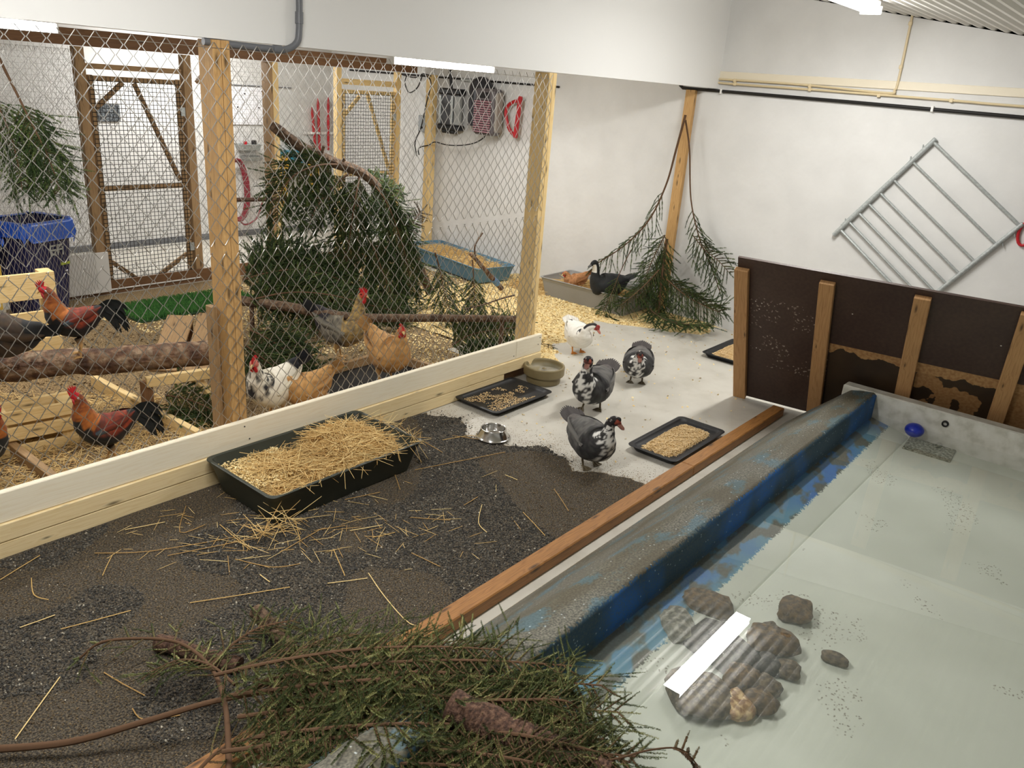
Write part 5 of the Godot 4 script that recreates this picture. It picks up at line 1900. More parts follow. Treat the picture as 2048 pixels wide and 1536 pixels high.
	for k in nf:
		var f := float(k) / (nf - 1)
		var spread := (f - 0.5) * 2.0
		var pts := []
		var wr := []
		var wc := []
		var base_col := plumage(kind, root, 0.02, 0.3)
		if kind == "sussex": base_col = lin(26, 26, 30)
		if kind == "silver": base_col = lin(20, 20, 22)
		var ln := 0.20 if duck else (0.30 if called == "rooster" else 0.15)
		if called == "rooster": ln *= 0.78 + 0.22 * sin(k * 1.7)
		for i in 8:
			var g := i / 7.0
			var p: Vector3
			if duck:
				p = root + Vector3(-ln * g * (1.0 - 0.32 * spread * spread), 0.03 + 0.055 * g - 0.02 * absf(spread), spread * (0.055 + 0.03 * g))
			elif called == "rooster":
				var rise := lerpf(0.95, -0.25, fmod(f * 5.0, 1.0) * 0.55 + f * 0.45)
				p = root + Vector3(-ln * (g * 1.05 - 0.25 * g * g), ln * (g * rise - g * g * 0.85) + 0.015, sin(k * 2.3) * 0.055 * g)
			else:
				var an := lerpf(0.25, 1.15, absf(spread))
				p = root + Vector3(-ln * g * 0.75, ln * g * (0.62 - 0.25 * absf(spread)), spread * 0.045 * (0.3 + g))
			pts.append(p)
		for i in 8:
			var g := i / 7.0
			var wd := (0.024 if duck else (0.03 if called == "rooster" else 0.021)) * sin(PI * clampf(0.18 + g * 0.78, 0, 1))
			var d: Vector3 = (pts[mini(i + 1, 7)] - pts[maxi(i - 1, 0)]).normalized()
			var sd := Vector3.BACK if duck else d.cross(Vector3.BACK).normalized()
			var row := PackedVector3Array()
			var cr := []
			for j in 3:
				row.append(pts[i] + sd * (j - 1) * wd + Vector3(0, 0, 0.0025 * (1 - absf(j - 1))) + (Vector3(0, 0.002 * (1 - absf(j - 1)), 0) if duck else Vector3.ZERO))
				cr.append(base_col.lerp(base_col.darkened(0.35), float(j != 1)))
			wr.append(row)
			wc.append(cr)
		b.grid(wr, false, 1, 1, wc)
	part("tail", b.mesh(), M.plume, t)
	return t

func wing_col(kind: String, f: float, g: float, w: float) -> Color:
	var edge := clampf(absf(w) * 1.1 - 0.2, 0, 1)
	match kind:
		"grey_duck":
			var c := lin(122, 119, 114).lerp(lin(64, 62, 61), edge * 0.7 + 0.15 * (1.0 - f))
			if f < 0.14 and g > 0.25 and g < 0.8: c = lin(232, 230, 224)
			return c
		"white_duck": return lin(240, 236, 226).lerp(lin(216, 210, 196), edge)
		"black_duck": return lin(11, 12, 13).lerp(lin(28, 31, 31), edge * 0.5)
		"buff": return lin(190, 144, 86).lerp(lin(146, 104, 58), edge)
		"rust": return lin(178, 122, 74).lerp(lin(128, 80, 46), edge)
		"sussex": return lin(236, 230, 212).lerp(lin(208, 198, 174), edge)
		"rooster": return (lin(70, 78, 86) if f < 0.45 else lin(120, 44, 22)).lerp(lin(26, 22, 22), edge * 0.7)
		"brown_dark": return lin(70, 50, 32).lerp(lin(34, 26, 20), edge)
		"silver": return lin(132, 126, 112).lerp(lin(50, 48, 46), edge)
	return Color(0.5, 0.5, 0.5)

func build_birds() -> void:
	fn = noise(0.5, 3)
	fn2 = noise(0.35, 2)
	M.plume = vcol(0.8)
	M.plume.rim_enabled = true
	M.plume.rim = 0.12
	M.eye = std(rgb(16, 12, 10), 0.1)
	M.beak = std(rgb(206, 172, 112), 0.4)
	M.comb = std(rgb(190, 26, 36), 0.45)
	M.caruncle = std(rgb(150, 36, 38), 0.5)
	M.dark_crest = std(rgb(28, 22, 22), 0.7)
	M.bill_grey_duck = std(rgb(124, 80, 66), 0.4)
	M.bill_white_duck = std(rgb(186, 110, 96), 0.4)
	M.bill_black_duck = std(rgb(58, 58, 56), 0.4)
	bird("duck", "grey duck with white wing patch standing on the gravel edge", "grey_duck", gp(1176, 930), 0.55, 0.84, 0.93, {"turn": 0.35, "stride": 0.5})
	bird("duck", "grey duck stepping forward on the bare floor with one foot lifted", "grey_duck", gp(1182, 818), -0.5, 0.88, 1.0, {"turn": 0.2, "stretch": 0.04, "stride": 1.4})
	bird("duck", "grey duck with white bib seen head on in the middle of the floor", "grey_duck", gp(1272, 764), -0.2, 1.0, 0.88, {"turn": 0.1, "stride": 0.2, "dip": 0.15, "stretch": -0.05})
	bird("duck", "white duck with black cap and red face at the wood shavings", "white_duck", gp(1153, 704), 0.35, 0.95, 0.86, {"dip": 0.3, "turn": 0.75, "stride": 0.6, "stretch": -0.03})
	bird("duck", "glossy black duck with white throat sitting in the grey tub", "black_duck", gp(1214, 594, 0.16), -1.0, 0.25, 1.02, {"sit": 0.07, "turn": 0.1, "stretch": 0.03})
	bird("hen", "rusty brown hen nestled in the grey tub next to the black duck", "rust", gp(1150, 580, 0.13), -1.0, 0.3, 0.8, {"sit": 0.11, "dip": 0.3, "stretch": -0.05})
	bird("rooster", "red and gold rooster with black tail perched on the thick log", "rooster", gp(160, 712, 0.49), -0.95, 0.35, 0.82, {"dip": 0.1})
	bird("rooster", "dark red rooster walking on the straw beside the low pallet", "rooster", gp(222, 928), -0.9, 0.45, 0.84, {"stride": 1.0})
	bird("rooster", "rooster cut off by the picture edge standing behind the fence boards", "rooster", gp(-32, 968), 1.0, 0.1, 0.84, {})
	bird("hen", "dark brown hen with gold neck perched on the thick log", "brown_dark", gp(-34, 744, 0.47), -0.95, 0.35, 1.15, {"rear": 0.5})
	bird("hen", "white hen with black streaked collar behind the fence post", "sussex", gp(552, 842), -0.6, 0.8, 1.12, {"turn": 0.45})
	bird("hen", "buff hen crouching next to the white hen", "buff", gp(618, 838), -0.8, 0.6, 1.0, {"dip": 0.6, "stretch": -0.07, "turn": -0.4})
	bird("hen", "upright buff hen standing in the black dust bath", "buff", gp(772, 772, 0.04), 0.75, 0.65, 1.2, {"turn": -0.3})
	bird("hen", "silver and dark hen standing under the thin perch pole", "silver", gp(680, 720), 0.95, 0.1, 1.22, {"stretch": 0.06})

# ---------- spruce ----------
func sprig_mesh(k: int) -> ArrayMesh:
	var key := "sprig%d" % k
	if cache.has(key): return cache[key]
	var r := RandomNumberGenerator.new()
	r.seed = 300 + k
	var b := MB.new()
	var brown := lin(96, 72, 44)
	b.tube([Vector3.ZERO, Vector3(0.5, 0.01, 0), Vector3(1, 0, 0)], [0.014, 0.010, 0.004], 4, false, 1, 1, [brown, brown, lin(96, 100, 50)])
	for i in 120:
		var x := r.randf() * 0.98
		var ph := r.randf() * TAU
		# needles crowd on the sides and the top of the twig
		var out := Vector3(0, sin(ph) * 0.75 + 0.15, cos(ph)).normalized()
		var ln := (r.randf_range(0.11, 0.165) if k < 3 else r.randf_range(0.13, 0.2)) * (1.0 - 0.35 * x)
		var dir := (out + Vector3(r.randf_range(0.55, 0.95), 0, 0)).normalized()
		var root := Vector3(x, 0, 0)
		var sd := dir.cross(Vector3(1, 0.3, 0.2)).normalized() * (0.0125 if k < 3 else 0.022)
		var mid := root + dir * ln * 0.55
		var tip := root + dir * ln + Vector3(0.012, 0, 0)
		var col := Color(1, 1, 1) * r.randf_range(0.75, 1.2)
		b.tint = col
		b.tri(root, mid - sd, mid + sd)
		b.tri(mid - sd, tip, mid + sd)
	cache[key] = b.mesh()
	return cache[key]

# one branch: stem through pts, side twigs with needles along the part from f0 to 1
func branch(label: String, pts: Array, r0: float, r1: float, o := {}) -> Node3D:
	var t := thing("spruce_branch", label, "branch", o.get("group", "spruce branches"), pts[0])
	var off := -t.position
	var path := smooth(pts, 6)
	var cnt := path.size()
	var total := 0.0
	var len_at := [0.0]
	for i in range(1, cnt):
		total += (path[i] - path[i - 1]).length()
		len_at.append(total)
	var lp := []
	var rr := []
	for i in cnt:
		lp.append(path[i] + off)
		rr.append(lerpf(r0, r1, float(i) / (cnt - 1)))
	var sb := MB.new()
	sb.tube(lp, rr, 8 if r0 > 0.012 else 6)
	part("stem", sb.mesh(), o.get("bark", M.twig), t)
	var xs := [[], [], []]
	var cs := [[], [], []]
	var tw := MB.new()
	var f0: float = o.get("from", 0.15)
	var step: float = o.get("step", 0.045) * o.get("dens", 1.0)
	var tl: float = o.get("twig", 0.3)
	var droop: float = o.get("droop", 0.25)
	var flat: Vector3 = o.get("flat", Vector3.UP)
	var ca: Color = o.get("dark", rgb(46, 60, 30))
	var cb: Color = o.get("light", rgb(104, 112, 58))
	var floor_y: float = o.get("floor", 0.015)
	var s_len: float = o.get("sprig", 0.085)
	var needles := func(p: Vector3, d: Vector3, s: float) -> void:
		if p.y + off.y * 0 < -9: return
		var up := flat + Vector3(rng.randfn(), rng.randfn(), rng.randfn()) * 0.35
		var z := d.cross(up).normalized()
		var y := z.cross(d).normalized()
		var k := rng.randi() % 3
		xs[k].append(Transform3D(Basis(d * s, y * s * 0.92, z * s * 0.92), p))
		var m := rng.randf()
		cs[k].append(ca.lerp(cb, m * m).srgb_to_linear())
	var l := total * f0
	var sidek := 1.0
	while l < total:
		var i := 1
		while i < cnt - 1 and len_at[i] < l: i += 1
		var fr: float = clampf((l - len_at[i - 1]) / maxf(len_at[i] - len_at[i - 1], 1e-6), 0, 1)
		var p: Vector3 = path[i - 1].lerp(path[i], fr)
		var d: Vector3 = (path[i] - path[i - 1]).normalized()
		var g := l / total
		var side := d.cross(flat).normalized() * sidek
		sidek = -sidek
		var tlen := tl * (0.35 + 0.65 * (1.0 - g)) * rng.randf_range(0.65, 1.15)
		if g < f0 + 0.15: tlen *= 0.7
		var dir := (d * rng.randf_range(0.5, 0.9) + side * rng.randf_range(0.8, 1.1) + flat * rng.randfn() * 0.18).normalized()
		# the twig droops as it goes
		var q := p
		var tp := [p + off]
		var trd := [0.0032]
		var seg := s_len * 0.72
		var k := 0
		while k * seg < tlen:
			dir = (dir + Vector3.DOWN * droop * 0.22 + Vector3(rng.randfn(), rng.randfn(), rng.randfn()) * 0.06).normalized()
			var nq := q + dir * seg
			if nq.y < floor_y:
				nq.y = floor_y + rng.randf() * 0.02
				dir.y = maxf(dir.y, 0.0)
				dir = (dir + Vector3(0, 0.001, 0)).normalized()
			needles.call(q + off, (nq - q).normalized(), s_len * rng.randf_range(0.85, 1.15))
			if k > 0 and rng.randf() < o.get("bushy", 0.75):
				var sd := (nq - q).normalized().cross(flat).normalized() * (1.0 if rng.randf() < 0.5 else -1.0)
				var d2 := ((nq - q).normalized() * 0.8 + sd * 0.8 + Vector3.DOWN * droop * 0.3).normalized()
				var q2 := q
				for m in 1 + rng.randi() % 3:
					if q2.y + d2.y * s_len < floor_y: d2.y = absf(d2.y) * 0.2
					d2 = d2.normalized()
					needles.call(q2 + off, d2, s_len * rng.randf_range(0.7, 1.0))
					q2 += d2 * s_len * 0.7
			q = nq
			tp.append(q + off)
			trd.append(maxf(0.0008, 0.0032 * (1.0 - k * seg / tlen)))
			k += 1
		if tp.size() > 1: tw.tube(tp, trd, 4, false)
		l += step * rng.randf_range(0.7, 1.3)
	# needles at the end of the stem itself
	needles.call(path[cnt - 1] + off, (path[cnt - 1] - path[cnt - 3]).normalized(), s_len)
	if tw.v.size() > 0:
		var twn := part("twigs", tw.mesh(), M.twig, t)
		twn.set_meta("kind", "stuff")
	for k in 3:
		if xs[k].size() > 0:
			many("needles", sprig_mesh(k + (3 if o.get("fat", false) else 0)), M.needle, xs[k], cs[k], t)
	return t

func px(list: Array) -> Array:
	var out := []
	for p in list: out.append(gp(p[0], p[1], p[2]))
	return out

func build_spruce() -> void:
	M.needle = vcol(0.6)
	M.needle.backlight_enabled = true
	M.needle.backlight = Color(0.18, 0.2, 0.08)
	# --- pile in front: cut stems first ---
	var cut := [
		["short grey barked log end sticking up among the spruce twigs", px([[512, 1222, 0.12], [590, 1306, 0.10]]), 0.034, M.bark],
		["reddish barked log with pale cut end under the spruce twigs", px([[316, 1284, 0.05], [480, 1332, 0.05]]), 0.036, M.bark_red],
		["peeled pale branch stub at the bottom of the spruce pile", px([[612, 1462, 0.22], [668, 1570, 0.20]]), 0.034, M.cut_end],
		["thick dark reddish trunk lying under the spruce pile", px([[905, 1415, 0.47], [1215, 1556, 0.47]]), 0.06, M.bark_red],
	]
	for c in cut:
		single("spruce_log", log_mesh(c[1][0], c[1][1], c[2], c[2] * 0.92, 0.01), c[3], c[0], "log", "cut spruce logs")
	var fg := {"group": "spruce branches in the front pile", "dark": rgb(68, 84, 38), "light": rgb(182, 180, 118), "sprig": 0.072, "step": 0.013, "droop": 0.12, "bushy": 1.0}
	var list := [
		["long bare brown branch sweeping across the gravel into the spruce pile", [[-20, 1499, 0.06], [140, 1484, 0.08], [300, 1440, 0.14], [430, 1402, 0.2], [560, 1381, 0.26], [700, 1374, 0.32], [860, 1350, 0.4]], 0.014, 0.006, {"from": 0.62, "twig": 0.2}],
		["arching reddish branch with a bare bend reaching out over the gravel", [[458, 1560, 0.2], [456, 1480, 0.22], [450, 1410, 0.22], [432, 1352, 0.2], [400, 1312, 0.18], [355, 1285, 0.16], [290, 1277, 0.14], [205, 1284, 0.12], [160, 1316, 0.06]], 0.011, 0.005, {"from": 0.55, "twig": 0.13, "step": 0.05}],
		["spruce branch pointing along the timber beam at the pile's far edge", [[470, 1388, 0.25], [620, 1345, 0.3], [800, 1312, 0.34], [960, 1290, 0.38], [1040, 1278, 0.40]], 0.009, 0.003, {"twig": 0.2}],
		["low bushy spruce branch over the end of the timber beam", [[520, 1420, 0.22], [680, 1400, 0.27], [860, 1380, 0.34], [1010, 1368, 0.42], [1110, 1375, 0.46]], 0.009, 0.003, {"twig": 0.24}],
		["dense spruce branch draped over the blue pool ramp", [[560, 1440, 0.25], [740, 1420, 0.32], [920, 1410, 0.42], [1080, 1425, 0.5], [1190, 1460, 0.50]], 0.010, 0.003, {"twig": 0.26}],
		["spruce branch hanging with its tip over the pool water", [[640, 1480, 0.28], [820, 1460, 0.36], [1000, 1465, 0.5], [1140, 1490, 0.54], [1260, 1525, 0.50]], 0.010, 0.003, {"twig": 0.26}],
		["spruce branch at the bottom with greyish dry needles", [[520, 1520, 0.25], [700, 1505, 0.32], [880, 1500, 0.44], [1040, 1520, 0.52], [1160, 1550, 0.52]], 0.010, 0.003, {"twig": 0.26, "light": rgb(150, 140, 96)}],
		["short spruce branch lying behind the grey log end", [[420, 1330, 0.08], [470, 1285, 0.12], [520, 1255, 0.16], [590, 1240, 0.16]], 0.007, 0.003, {"twig": 0.15}],
		["thin spruce branch with airy tips over the brown gravel", [[560, 1340, 0.2], [620, 1290, 0.2], [690, 1270, 0.18], [760, 1275, 0.16]], 0.006, 0.003, {"twig": 0.14, "bushy": 0.3}],
		["spruce branch curling down the left of the pile", [[470, 1370, 0.2], [420, 1330, 0.2], [360, 1320, 0.16], [300, 1345, 0.1]], 0.007, 0.003, {"twig": 0.16, "bushy": 0.4}],
		["spruce branch filling the lower left of the pile", [[380, 1560, 0.15], [440, 1500, 0.18], [520, 1470, 0.24], [640, 1440, 0.3]], 0.008, 0.003, {"twig": 0.2, "bushy": 0.5}],
		["spruce branch dropping its needles onto the pool ramp crest", [[700, 1390, 0.34], [860, 1395, 0.44], [1000, 1400, 0.5], [1120, 1400, 0.52], [1160, 1420, 0.5]], 0.008, 0.003, {"twig": 0.2}],
		["wiry spruce twig with brown curled end over the pool", [[1120, 1530, 0.5], [1220, 1520, 0.52], [1300, 1500, 0.54], [1360, 1498, 0.52], [1395, 1530, 0.46]], 0.004, 0.002, {"from": 0.75, "twig": 0.07, "bushy": 0.2, "dark": rgb(76, 62, 36), "light": rgb(122, 104, 60)}],
	]
	# more of the same fanning out from the butt ends
	var rr2 := RandomNumberGenerator.new()
	rr2.seed = 77
	for k in 15:
		var f := k / 14.0
		var a := Vector2(lerpf(430, 640, fmod(k * 0.37, 1.0)), lerpf(1350, 1545, f))
		var e := Vector2(lerpf(1000, 1230, fmod(k * 0.61, 1.0)) + 60.0 * f, lerpf(1310, 1545, f) + rr2.randf_range(-20, 20))
		var pts := []
		for i in 5:
			var g := i / 4.0
			var p := a.lerp(e, g) + Vector2(0, -26.0 * sin(g * PI))
			pts.append([p.x, p.y, lerpf(0.24, 0.47, g) + 0.05 * sin(g * PI) + rr2.randf_range(-0.02, 0.05)])
		list.append(["drooping spruce branch fanning out inside the front pile", pts, 0.008, 0.003, {"twig": 0.24, "from": 0.05, "step": 0.016}])
	for e in list:
		var o: Dictionary = fg.duplicate()
		o.merge(e[4], true)
		branch(e[0], px(e[1]), e[2], e[3], o)
	# --- spruce hung on the wall post ---
	var w := func(q: Array) -> Array:
		var out := []
		for p in q: out.append(wp(p[0], p[1], p[2]))
		return out
	var wall := {"group": "spruce hung on the wall post", "dark": rgb(52, 74, 36), "light": rgb(116, 132, 70), "flat": Vector3(0, 0.2, 1), "droop": 1.0, "sprig": 0.085, "dens": 0.5, "fat": true}
	var wl := [
		["bare spruce stem bending left from the wall post over the black duck", [[1371, 230, 8.1], [1352, 300, 8.05], [1332, 370, 8.0], [1298, 440, 7.95], [1250, 490, 7.9], [1196, 526, 7.85]], 0.014, 0.005, {"from": 0.42, "twig": 0.55, "step": 0.08, "bushy": 0.4, "droop": 2.4}],
		["bare spruce stem hanging right of the wall post", [[1371, 240, 8.12], [1379, 300, 8.12], [1382, 400, 8.1], [1400, 480, 8.08], [1425, 540, 8.05], [1440, 585, 8.0]], 0.010, 0.004, {"from": 0.5, "twig": 0.4, "step": 0.07, "bushy": 0.5, "droop": 2.0}],
		["thick spruce stem standing down along the foot of the wall post", [[1334, 478, 8.06], [1328, 520, 8.0], [1322, 570, 7.95], [1318, 625, 7.9]], 0.016, 0.01, {"from": 0.1, "twig": 0.36, "step": 0.026, "bushy": 0.9, "droop": 1.6}],
		["spruce branch spreading low over the rim of the grey tub", [[1318, 540, 7.92], [1290, 570, 7.75], [1265, 592, 7.6], [1240, 612, 7.5]], 0.008, 0.003, {"from": 0.0, "twig": 0.26, "step": 0.03, "bushy": 0.8}],
		["drooping spruce tip in front of the grey tub", [[1262, 500, 7.7], [1240, 545, 7.6], [1222, 590, 7.5], [1205, 625, 7.42]], 0.005, 0.003, {"from": 0.45, "twig": 0.22, "step": 0.03, "bushy": 0.6}],
		["spruce branch fanning right at the foot of the wall post", [[1335, 560, 7.95], [1370, 590, 7.85], [1405, 610, 7.8], [1440, 625, 7.78]], 0.008, 0.003, {"from": 0.0, "twig": 0.30, "step": 0.026, "bushy": 0.9}],
		["spruce branch lying on the shavings at the wall foot", [[1300, 620, 7.75], [1330, 640, 7.62], [1365, 648, 7.58], [1415, 650, 7.6]], 0.007, 0.003, {"from": 0.0, "twig": 0.22, "step": 0.03, "bushy": 0.8, "droop": 0.4, "flat": Vector3.UP}],
		["spruce twig arching right towards the brown panel", [[1385, 470, 8.08], [1410, 500, 8.05], [1435, 520, 8.0], [1458, 545, 7.95]], 0.005, 0.003, {"from": 0.0, "twig": 0.26, "step": 0.045, "bushy": 0.35}],
		["spruce branch drooping to the left of the wall post foot", [[1330, 470, 8.0], [1305, 520, 7.95], [1290, 560, 7.9], [1285, 600, 7.85]], 0.007, 0.003, {"from": 0.0, "twig": 0.3, "step": 0.032, "bushy": 0.7}],
	]
	for e in wl:
		var o: Dictionary = wall.duplicate()
		o.merge(e[4], true)
		branch(e[0], w.call(e[1]), e[2], e[3], o)
	# --- spruce inside the hen pen ---
	var x := func(q: Array) -> Array:
		var out := []
		for p in q: out.append(xp(p[0], p[1], p[2]))
		return out
	var trunk: Array = x.call([[546, 252, -6.3], [600, 292, -6.3], [660, 322, -6.25], [740, 358, -6.2], [800, 450, -6.1], [860, 585, -6.0]])
	var sb := MB.new()
	sb.tube(smooth(trunk, 6), [0.042, 0.046, 0.05, 0.047, 0.05, 0.052, 0.05, 0.048, 0.052, 0.055, 0.05, 0.052, 0.054, 0.05, 0.05, 0.052, 0.05, 0.048, 0.045, 0.045, 0.046, 0.045, 0.046, 0.046, 0.046, 0.047, 0.048, 0.048, 0.048, 0.048, 0.048], 12)
	var tt := thing("leaning_tree", "mossy spruce trunk tilted high in the hen pen with lopped stubs", "trunk", "", trunk[0])
	part("trunk", sb.mesh(), M.bark, tt, Transform3D(Basis(), -tt.position))
	for q in [[[640, 315], [648, 292]], [[676, 330], [690, 318]], [[650, 330], [660, 350]]]:
		pipe("stub", [xp(q[0][0], q[0][1], -6.25) - tt.position, xp(q[1][0], q[1][1], -6.2) - tt.position], 0.014, M.bark, tt, 8)
	var pen := {"group": "spruce in the hen pen", "dark": rgb(52, 74, 36), "light": rgb(116, 132, 70), "flat": Vector3(0.5, 0.3, 0.2).normalized(), "droop": 0.9, "sprig": 0.115, "step": 0.04, "dens": 0.3, "fat": true}
	var plist := [
		["spruce bough hanging in a curtain left of the tilted trunk", [[690, 330, -6.25], [640, 330, -6.1], [590, 350, -6.0], [560, 390, -6.0], [555, 440, -6.0]], 0.012, 0.004, {"twig": 0.40, "from": 0.2}],
		["spruce bough hanging straight down from the tilted trunk", [[720, 350, -6.2], [710, 400, -6.1], [700, 470, -6.1], [690, 540, -6.1]], 0.013, 0.004, {"twig": 0.36, "from": 0.05, "step": 0.028}],
		["spruce bough spreading right beneath the tilted trunk", [[735, 356, -6.2], [770, 400, -6.1], [795, 460, -6.0], [815, 530, -5.9], [822, 590, -5.85]], 0.013, 0.004, {"twig": 0.36, "from": 0.05, "step": 0.025}],
		["spruce twig reaching over the pale gate", [[730, 345, -6.3], [770, 365, -6.5], [805, 385, -6.6]], 0.006, 0.002, {"twig": 0.14, "from": 0.1, "bushy": 0.3}],
		["spruce bough drooping behind the curtain of needles", [[700, 345, -6.3], [660, 380, -6.3], [630, 420, -6.2], [618, 455, -6.2]], 0.010, 0.004, {"twig": 0.3, "from": 0.1, "bushy": 0.6}],
		["dense spruce bough lying in a dark heap by the big post", [[485, 560, -6.3], [540, 545, -6.2], [600, 540, -6.1], [680, 560, -6.0], [720, 600, -5.9]], 0.013, 0.004, {"twig": 0.40, "from": 0.0, "step": 0.022, "bushy": 1.0}],
		["spruce bough on top of the dark heap", [[490, 540, -6.5], [550, 515, -6.4], [610, 520, -6.3], [680, 550, -6.2]], 0.011, 0.004, {"twig": 0.34, "from": 0.0, "step": 0.026, "bushy": 0.9}],
		["spruce bough at the front of the dark heap", [[500, 600, -6.0], [580, 585, -5.9], [660, 590, -5.8], [740, 610, -5.7], [800, 625, -5.65]], 0.012, 0.004, {"twig": 0.34, "from": 0.0, "step": 0.024, "bushy": 0.9}],
		["spruce bough filling the right side of the dark heap", [[740, 480, -6.1], [760, 530, -6.0], [780, 580, -5.9], [800, 620, -5.8]], 0.012, 0.004, {"twig": 0.36, "from": 0.0, "step": 0.022, "bushy": 1.0}],
		["thin dead spruce twig rising right of the heap", [[800, 470, -6.0], [820, 450, -6.0], [842, 424, -6.0]], 0.007, 0.003, {"twig": 0.1, "from": 0.1, "bushy": 0.1, "dark": rgb(66, 58, 40), "light": rgb(96, 88, 60)}],
		["sparse spruce bough in front of the blue tub", [[870, 505, -5.6], [880, 540, -5.6], [890, 590, -5.5], [905, 635, -5.4]], 0.010, 0.004, {"twig": 0.34, "from": 0.25, "step": 0.045, "bushy": 0.5}],
		["spruce bough hanging under the taped stick", [[945, 520, -5.4], [948, 570, -5.35], [950, 620, -5.3]], 0.008, 0.003, {"twig": 0.26, "from": 0.35, "step": 0.035, "bushy": 0.6}],
		["spruce bough lying low behind the fence end boards", [[905, 690, -4.6], [940, 670, -4.6], [985, 660, -4.6], [1035, 655, -4.55]], 0.009, 0.004, {"twig": 0.3, "from": 0.0, "step": 0.022, "bushy": 1.0}],
		["spruce bough bunched under the thin perch pole", [[500, 660, -5.3], [540, 680, -5.2], [580, 710, -5.1], [610, 745, -5.0]], 0.011, 0.004, {"twig": 0.34, "from": 0.0, "step": 0.022, "bushy": 1.0}],
		["spruce bough stacked against the big post", [[490, 690, -5.2], [530, 720, -5.1], [570, 750, -5.0]], 0.010, 0.004, {"twig": 0.3, "from": 0.0, "step": 0.022, "bushy": 1.0}],
		["spruce bough lying below the trestle", [[330, 790, -5.0], [380, 800, -4.95], [425, 820, -4.8]], 0.009, 0.004, {"twig": 0.24, "from": 0.0, "step": 0.03, "bushy": 0.8}],
		["long spruce bough hanging from above in front of the blue bins", [[-30, 60, -7.2], [20, 160, -7.2], [55, 230, -7.15], [95, 310, -7.1], [120, 380, -7.1]], 0.012, 0.004, {"twig": 0.40, "from": 0.45, "step": 0.03, "bushy": 0.9}],
		["second spruce bough hanging at the edge above the feed sack", [[-40, 150, -7.3], [5, 230, -7.25], [30, 300, -7.2], [45, 380, -7.2]], 0.010, 0.004, {"twig": 0.34, "from": 0.2, "step": 0.034, "bushy": 0.8}],
	]
	for e in plist:
		var o: Dictionary = pen.duplicate()
		o.merge(e[4], true)
		branch(e[0], x.call(e[1]), e[2], e[3], o)
	# taped stick
	var s0 := xp(942, 508, -5.4)
	var s1 := xp(1003, 577, -5.35)
	var st := thing("taped_stick", "pale stick bound with blue tape standing out of the spruce", "stick", "", s0)
	part("stick", log_mesh(Vector3.ZERO, s1 - s0, 0.02, 0.03, 0.005), M.log, st)
	pipe("tape", [(s1 - s0) * 0.72, (s1 - s0) * 0.86], 0.034, std(rgb(90, 130, 170), 0.5), st, 12)
	pipe("side_twig", smooth([(s1 - s0) * 0.15, (s1 - s0) * 0.1 + Vector3(0.0, 0.12, 0), xp(965, 466, -5.4) - s0], 4), 0.009, M.bark, st, 6)
	# small fallen spruce tip at the fence end
	var tip := {"group": "fallen spruce tip", "twig": 0.07, "from": 0.0, "step": 0.025, "sprig": 0.06, "droop": 0.05, "dark": rgb(50, 74, 34), "light": rgb(96, 120, 60)}
	branch("small fallen spruce tip lying at the end of the fence boards", [gp(1078, 690, 0.02), gp(1090, 688, 0.03), gp(1106, 694, 0.02)], 0.003, 0.002, tip)

# ---------- litter ----------
var shav_noise: FastNoiseLite
func shav_h(x: float, d: float) -> float:
	# edge of the shavings in the duck yard, from the photograph
	var e: float
	if d < 6.7: e = lerpf(-3.95, -4.6, clampf((d - 5.45) / 1.25, 0, 1))
	elif d < 7.3: e = lerpf(-4.6, -4.55, (d - 6.7) / 0.6)
	else: e = lerpf(-4.55, -3.6, clampf((d - 7.3) / 0.5, 0, 1))
	var k := shav_noise.get_noise_2d(x * 3.0, d * 3.0) * 0.16 + shav_noise.get_noise_2d(x * 11.0, d * 11.0) * 0.06
	return minf((e - x + k) * 0.10, 0.02) + shav_noise.get_noise_2d(x * 1.5, d * 1.5) * 0.01

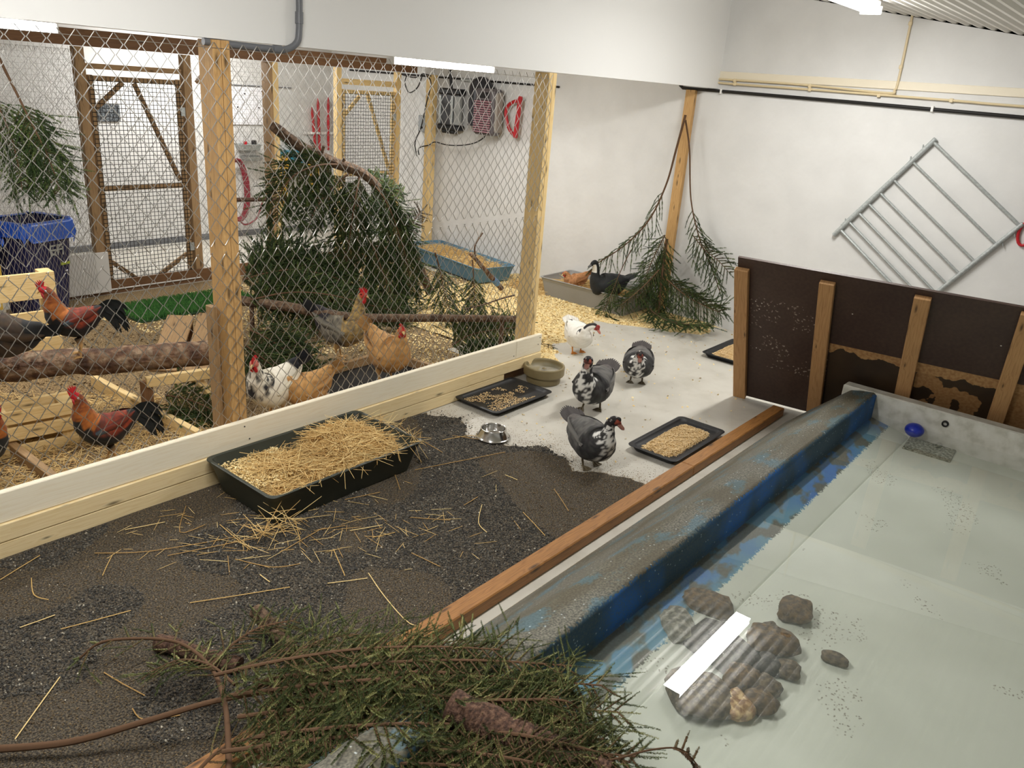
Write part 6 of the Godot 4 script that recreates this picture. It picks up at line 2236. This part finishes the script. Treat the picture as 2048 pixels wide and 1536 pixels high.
func build_litter() -> void:
	shav_noise = noise(1.0, 3)
	var sm := tri(std(Color(1, 1, 1), 0.9), 2.2)
	sm.albedo_texture = ramp_tex(512, 0.07, [rgb(190, 158, 96), rgb(232, 208, 150), rgb(248, 232, 188)], [0.2, 0.5, 0.8], 4)
	sm.normal_enabled = true
	sm.normal_texture = bump_tex(512, 0.1, 7.0, 3)
	var t := Node3D.new()
	t.name = "wood_shavings"
	add_child(t)
	tag(t, "pale yellow wood shavings spread past the fence end and before the tubs", "shavings", "", "stuff")
	var b := MB.new()
	var rows := []
	for i in 60:
		var row := PackedVector3Array()
		for j in 70:
			var x := lerpf(-6.6, -3.2, j / 69.0)
			var d := lerpf(5.46, 8.24, i / 59.0)
			var h := shav_h(x, d)
			row.append(V(x, h, d))
		rows.append(row)
	b.grid(rows)
	part("layer", b.mesh(), sm, t).set_meta("kind", "stuff")
	var xs := []
	var cs := []
	for i in 22000:
		var x := rng.randf_range(-6.6, -3.3)
		var d := rng.randf_range(5.46, 8.2)
		var h := shav_h(x, d)
		if h < 0.0 and rng.randf() > 0.04 * exp(h * 25.0) + 0.004: continue
		xs.append(chip_x(V(x, maxf(h, 0) + 0.004, d), 1.15))
		cs.append(chip_col())
	# strays on the bare floor
	for i in 260:
		var x := rng.randf_range(-4.2, -2.3)
		var d := rng.randf_range(4.3, 7.9)
		xs.append(chip_x(V(x, 0.004, d), 1.0))
		cs.append(chip_col())
	many("chips", chip_mesh(), M.vcol, xs, cs, t)
	# bedding in the hen pen
	var pm := tri(std(Color(1, 1, 1), 0.95), 1.4)
	pm.albedo_texture = ramp_tex(1024, 0.045, [rgb(84, 66, 44), rgb(146, 122, 86), rgb(194, 168, 122)], [0.2, 0.5, 0.82], 5)
	pm.normal_enabled = true
	pm.normal_texture = bump_tex(512, 0.1, 7.0, 3)
	t = Node3D.new()
	t.name = "pen_litter"
	add_child(t)
	tag(t, "trodden brown litter of chips and straw covering the hen pen floor", "litter", "", "stuff")
	b = MB.new()
	rows = []
	for i in 70:
		var row := PackedVector3Array()
		for j in 45:
			var x := lerpf(-8.36, -4.1, j / 44.0)
			var d := lerpf(-1.0, 7.4, i / 69.0)
			row.append(V(x, 0.008 + 0.008 * shav_noise.get_noise_2d(x * 2.0, d * 2.0) - (0.06 if d > 5.3 and x > -4.9 else 0.0), d))
		rows.append(row)
	b.grid(rows)
	part("layer", b.mesh(), pm, t).set_meta("kind", "stuff")
	xs = []
	cs = []
	var zone := noise(0.5, 2)
	for i in 26000:
		var x := rng.randf_range(-8.0, -4.1)
		var d := rng.randf_range(0.8, 7.6)
		var fresh: bool = zone.get_noise_2d(x, d) * 0.6 + (d - 4.0) * 0.35 > 0.0
		if (not fresh and rng.randf() < 0.5) or (d > 5.3 and x > -4.9): continue
		xs.append(chip_x(V(x, 0.014, d), 1.25))
		cs.append(chip_col() if fresh else rgb(150, 124, 84).lerp(rgb(84, 66, 44), rng.randf()).srgb_to_linear())
	many("chips", chip_mesh(), M.vcol, xs, cs, t)
	xs = []
	cs = []
	for i in 2600:
		var q := gp(rng.randf_range(-60, 420), rng.randf_range(790, 1000), 0.02)
		if q.x > -4.1 or q.x < -6.2: continue
		xs.append(straw_x(Vector3(q.x, 0.022 + rng.randf() * 0.02, q.z), rng.randf() * TAU, rng.randfn() * 0.12, rng.randf_range(0.06, 0.2), 0.0017))
		cs.append(straw_col())
	many("straw", straw_mesh(), M.vcol, xs, cs, t)
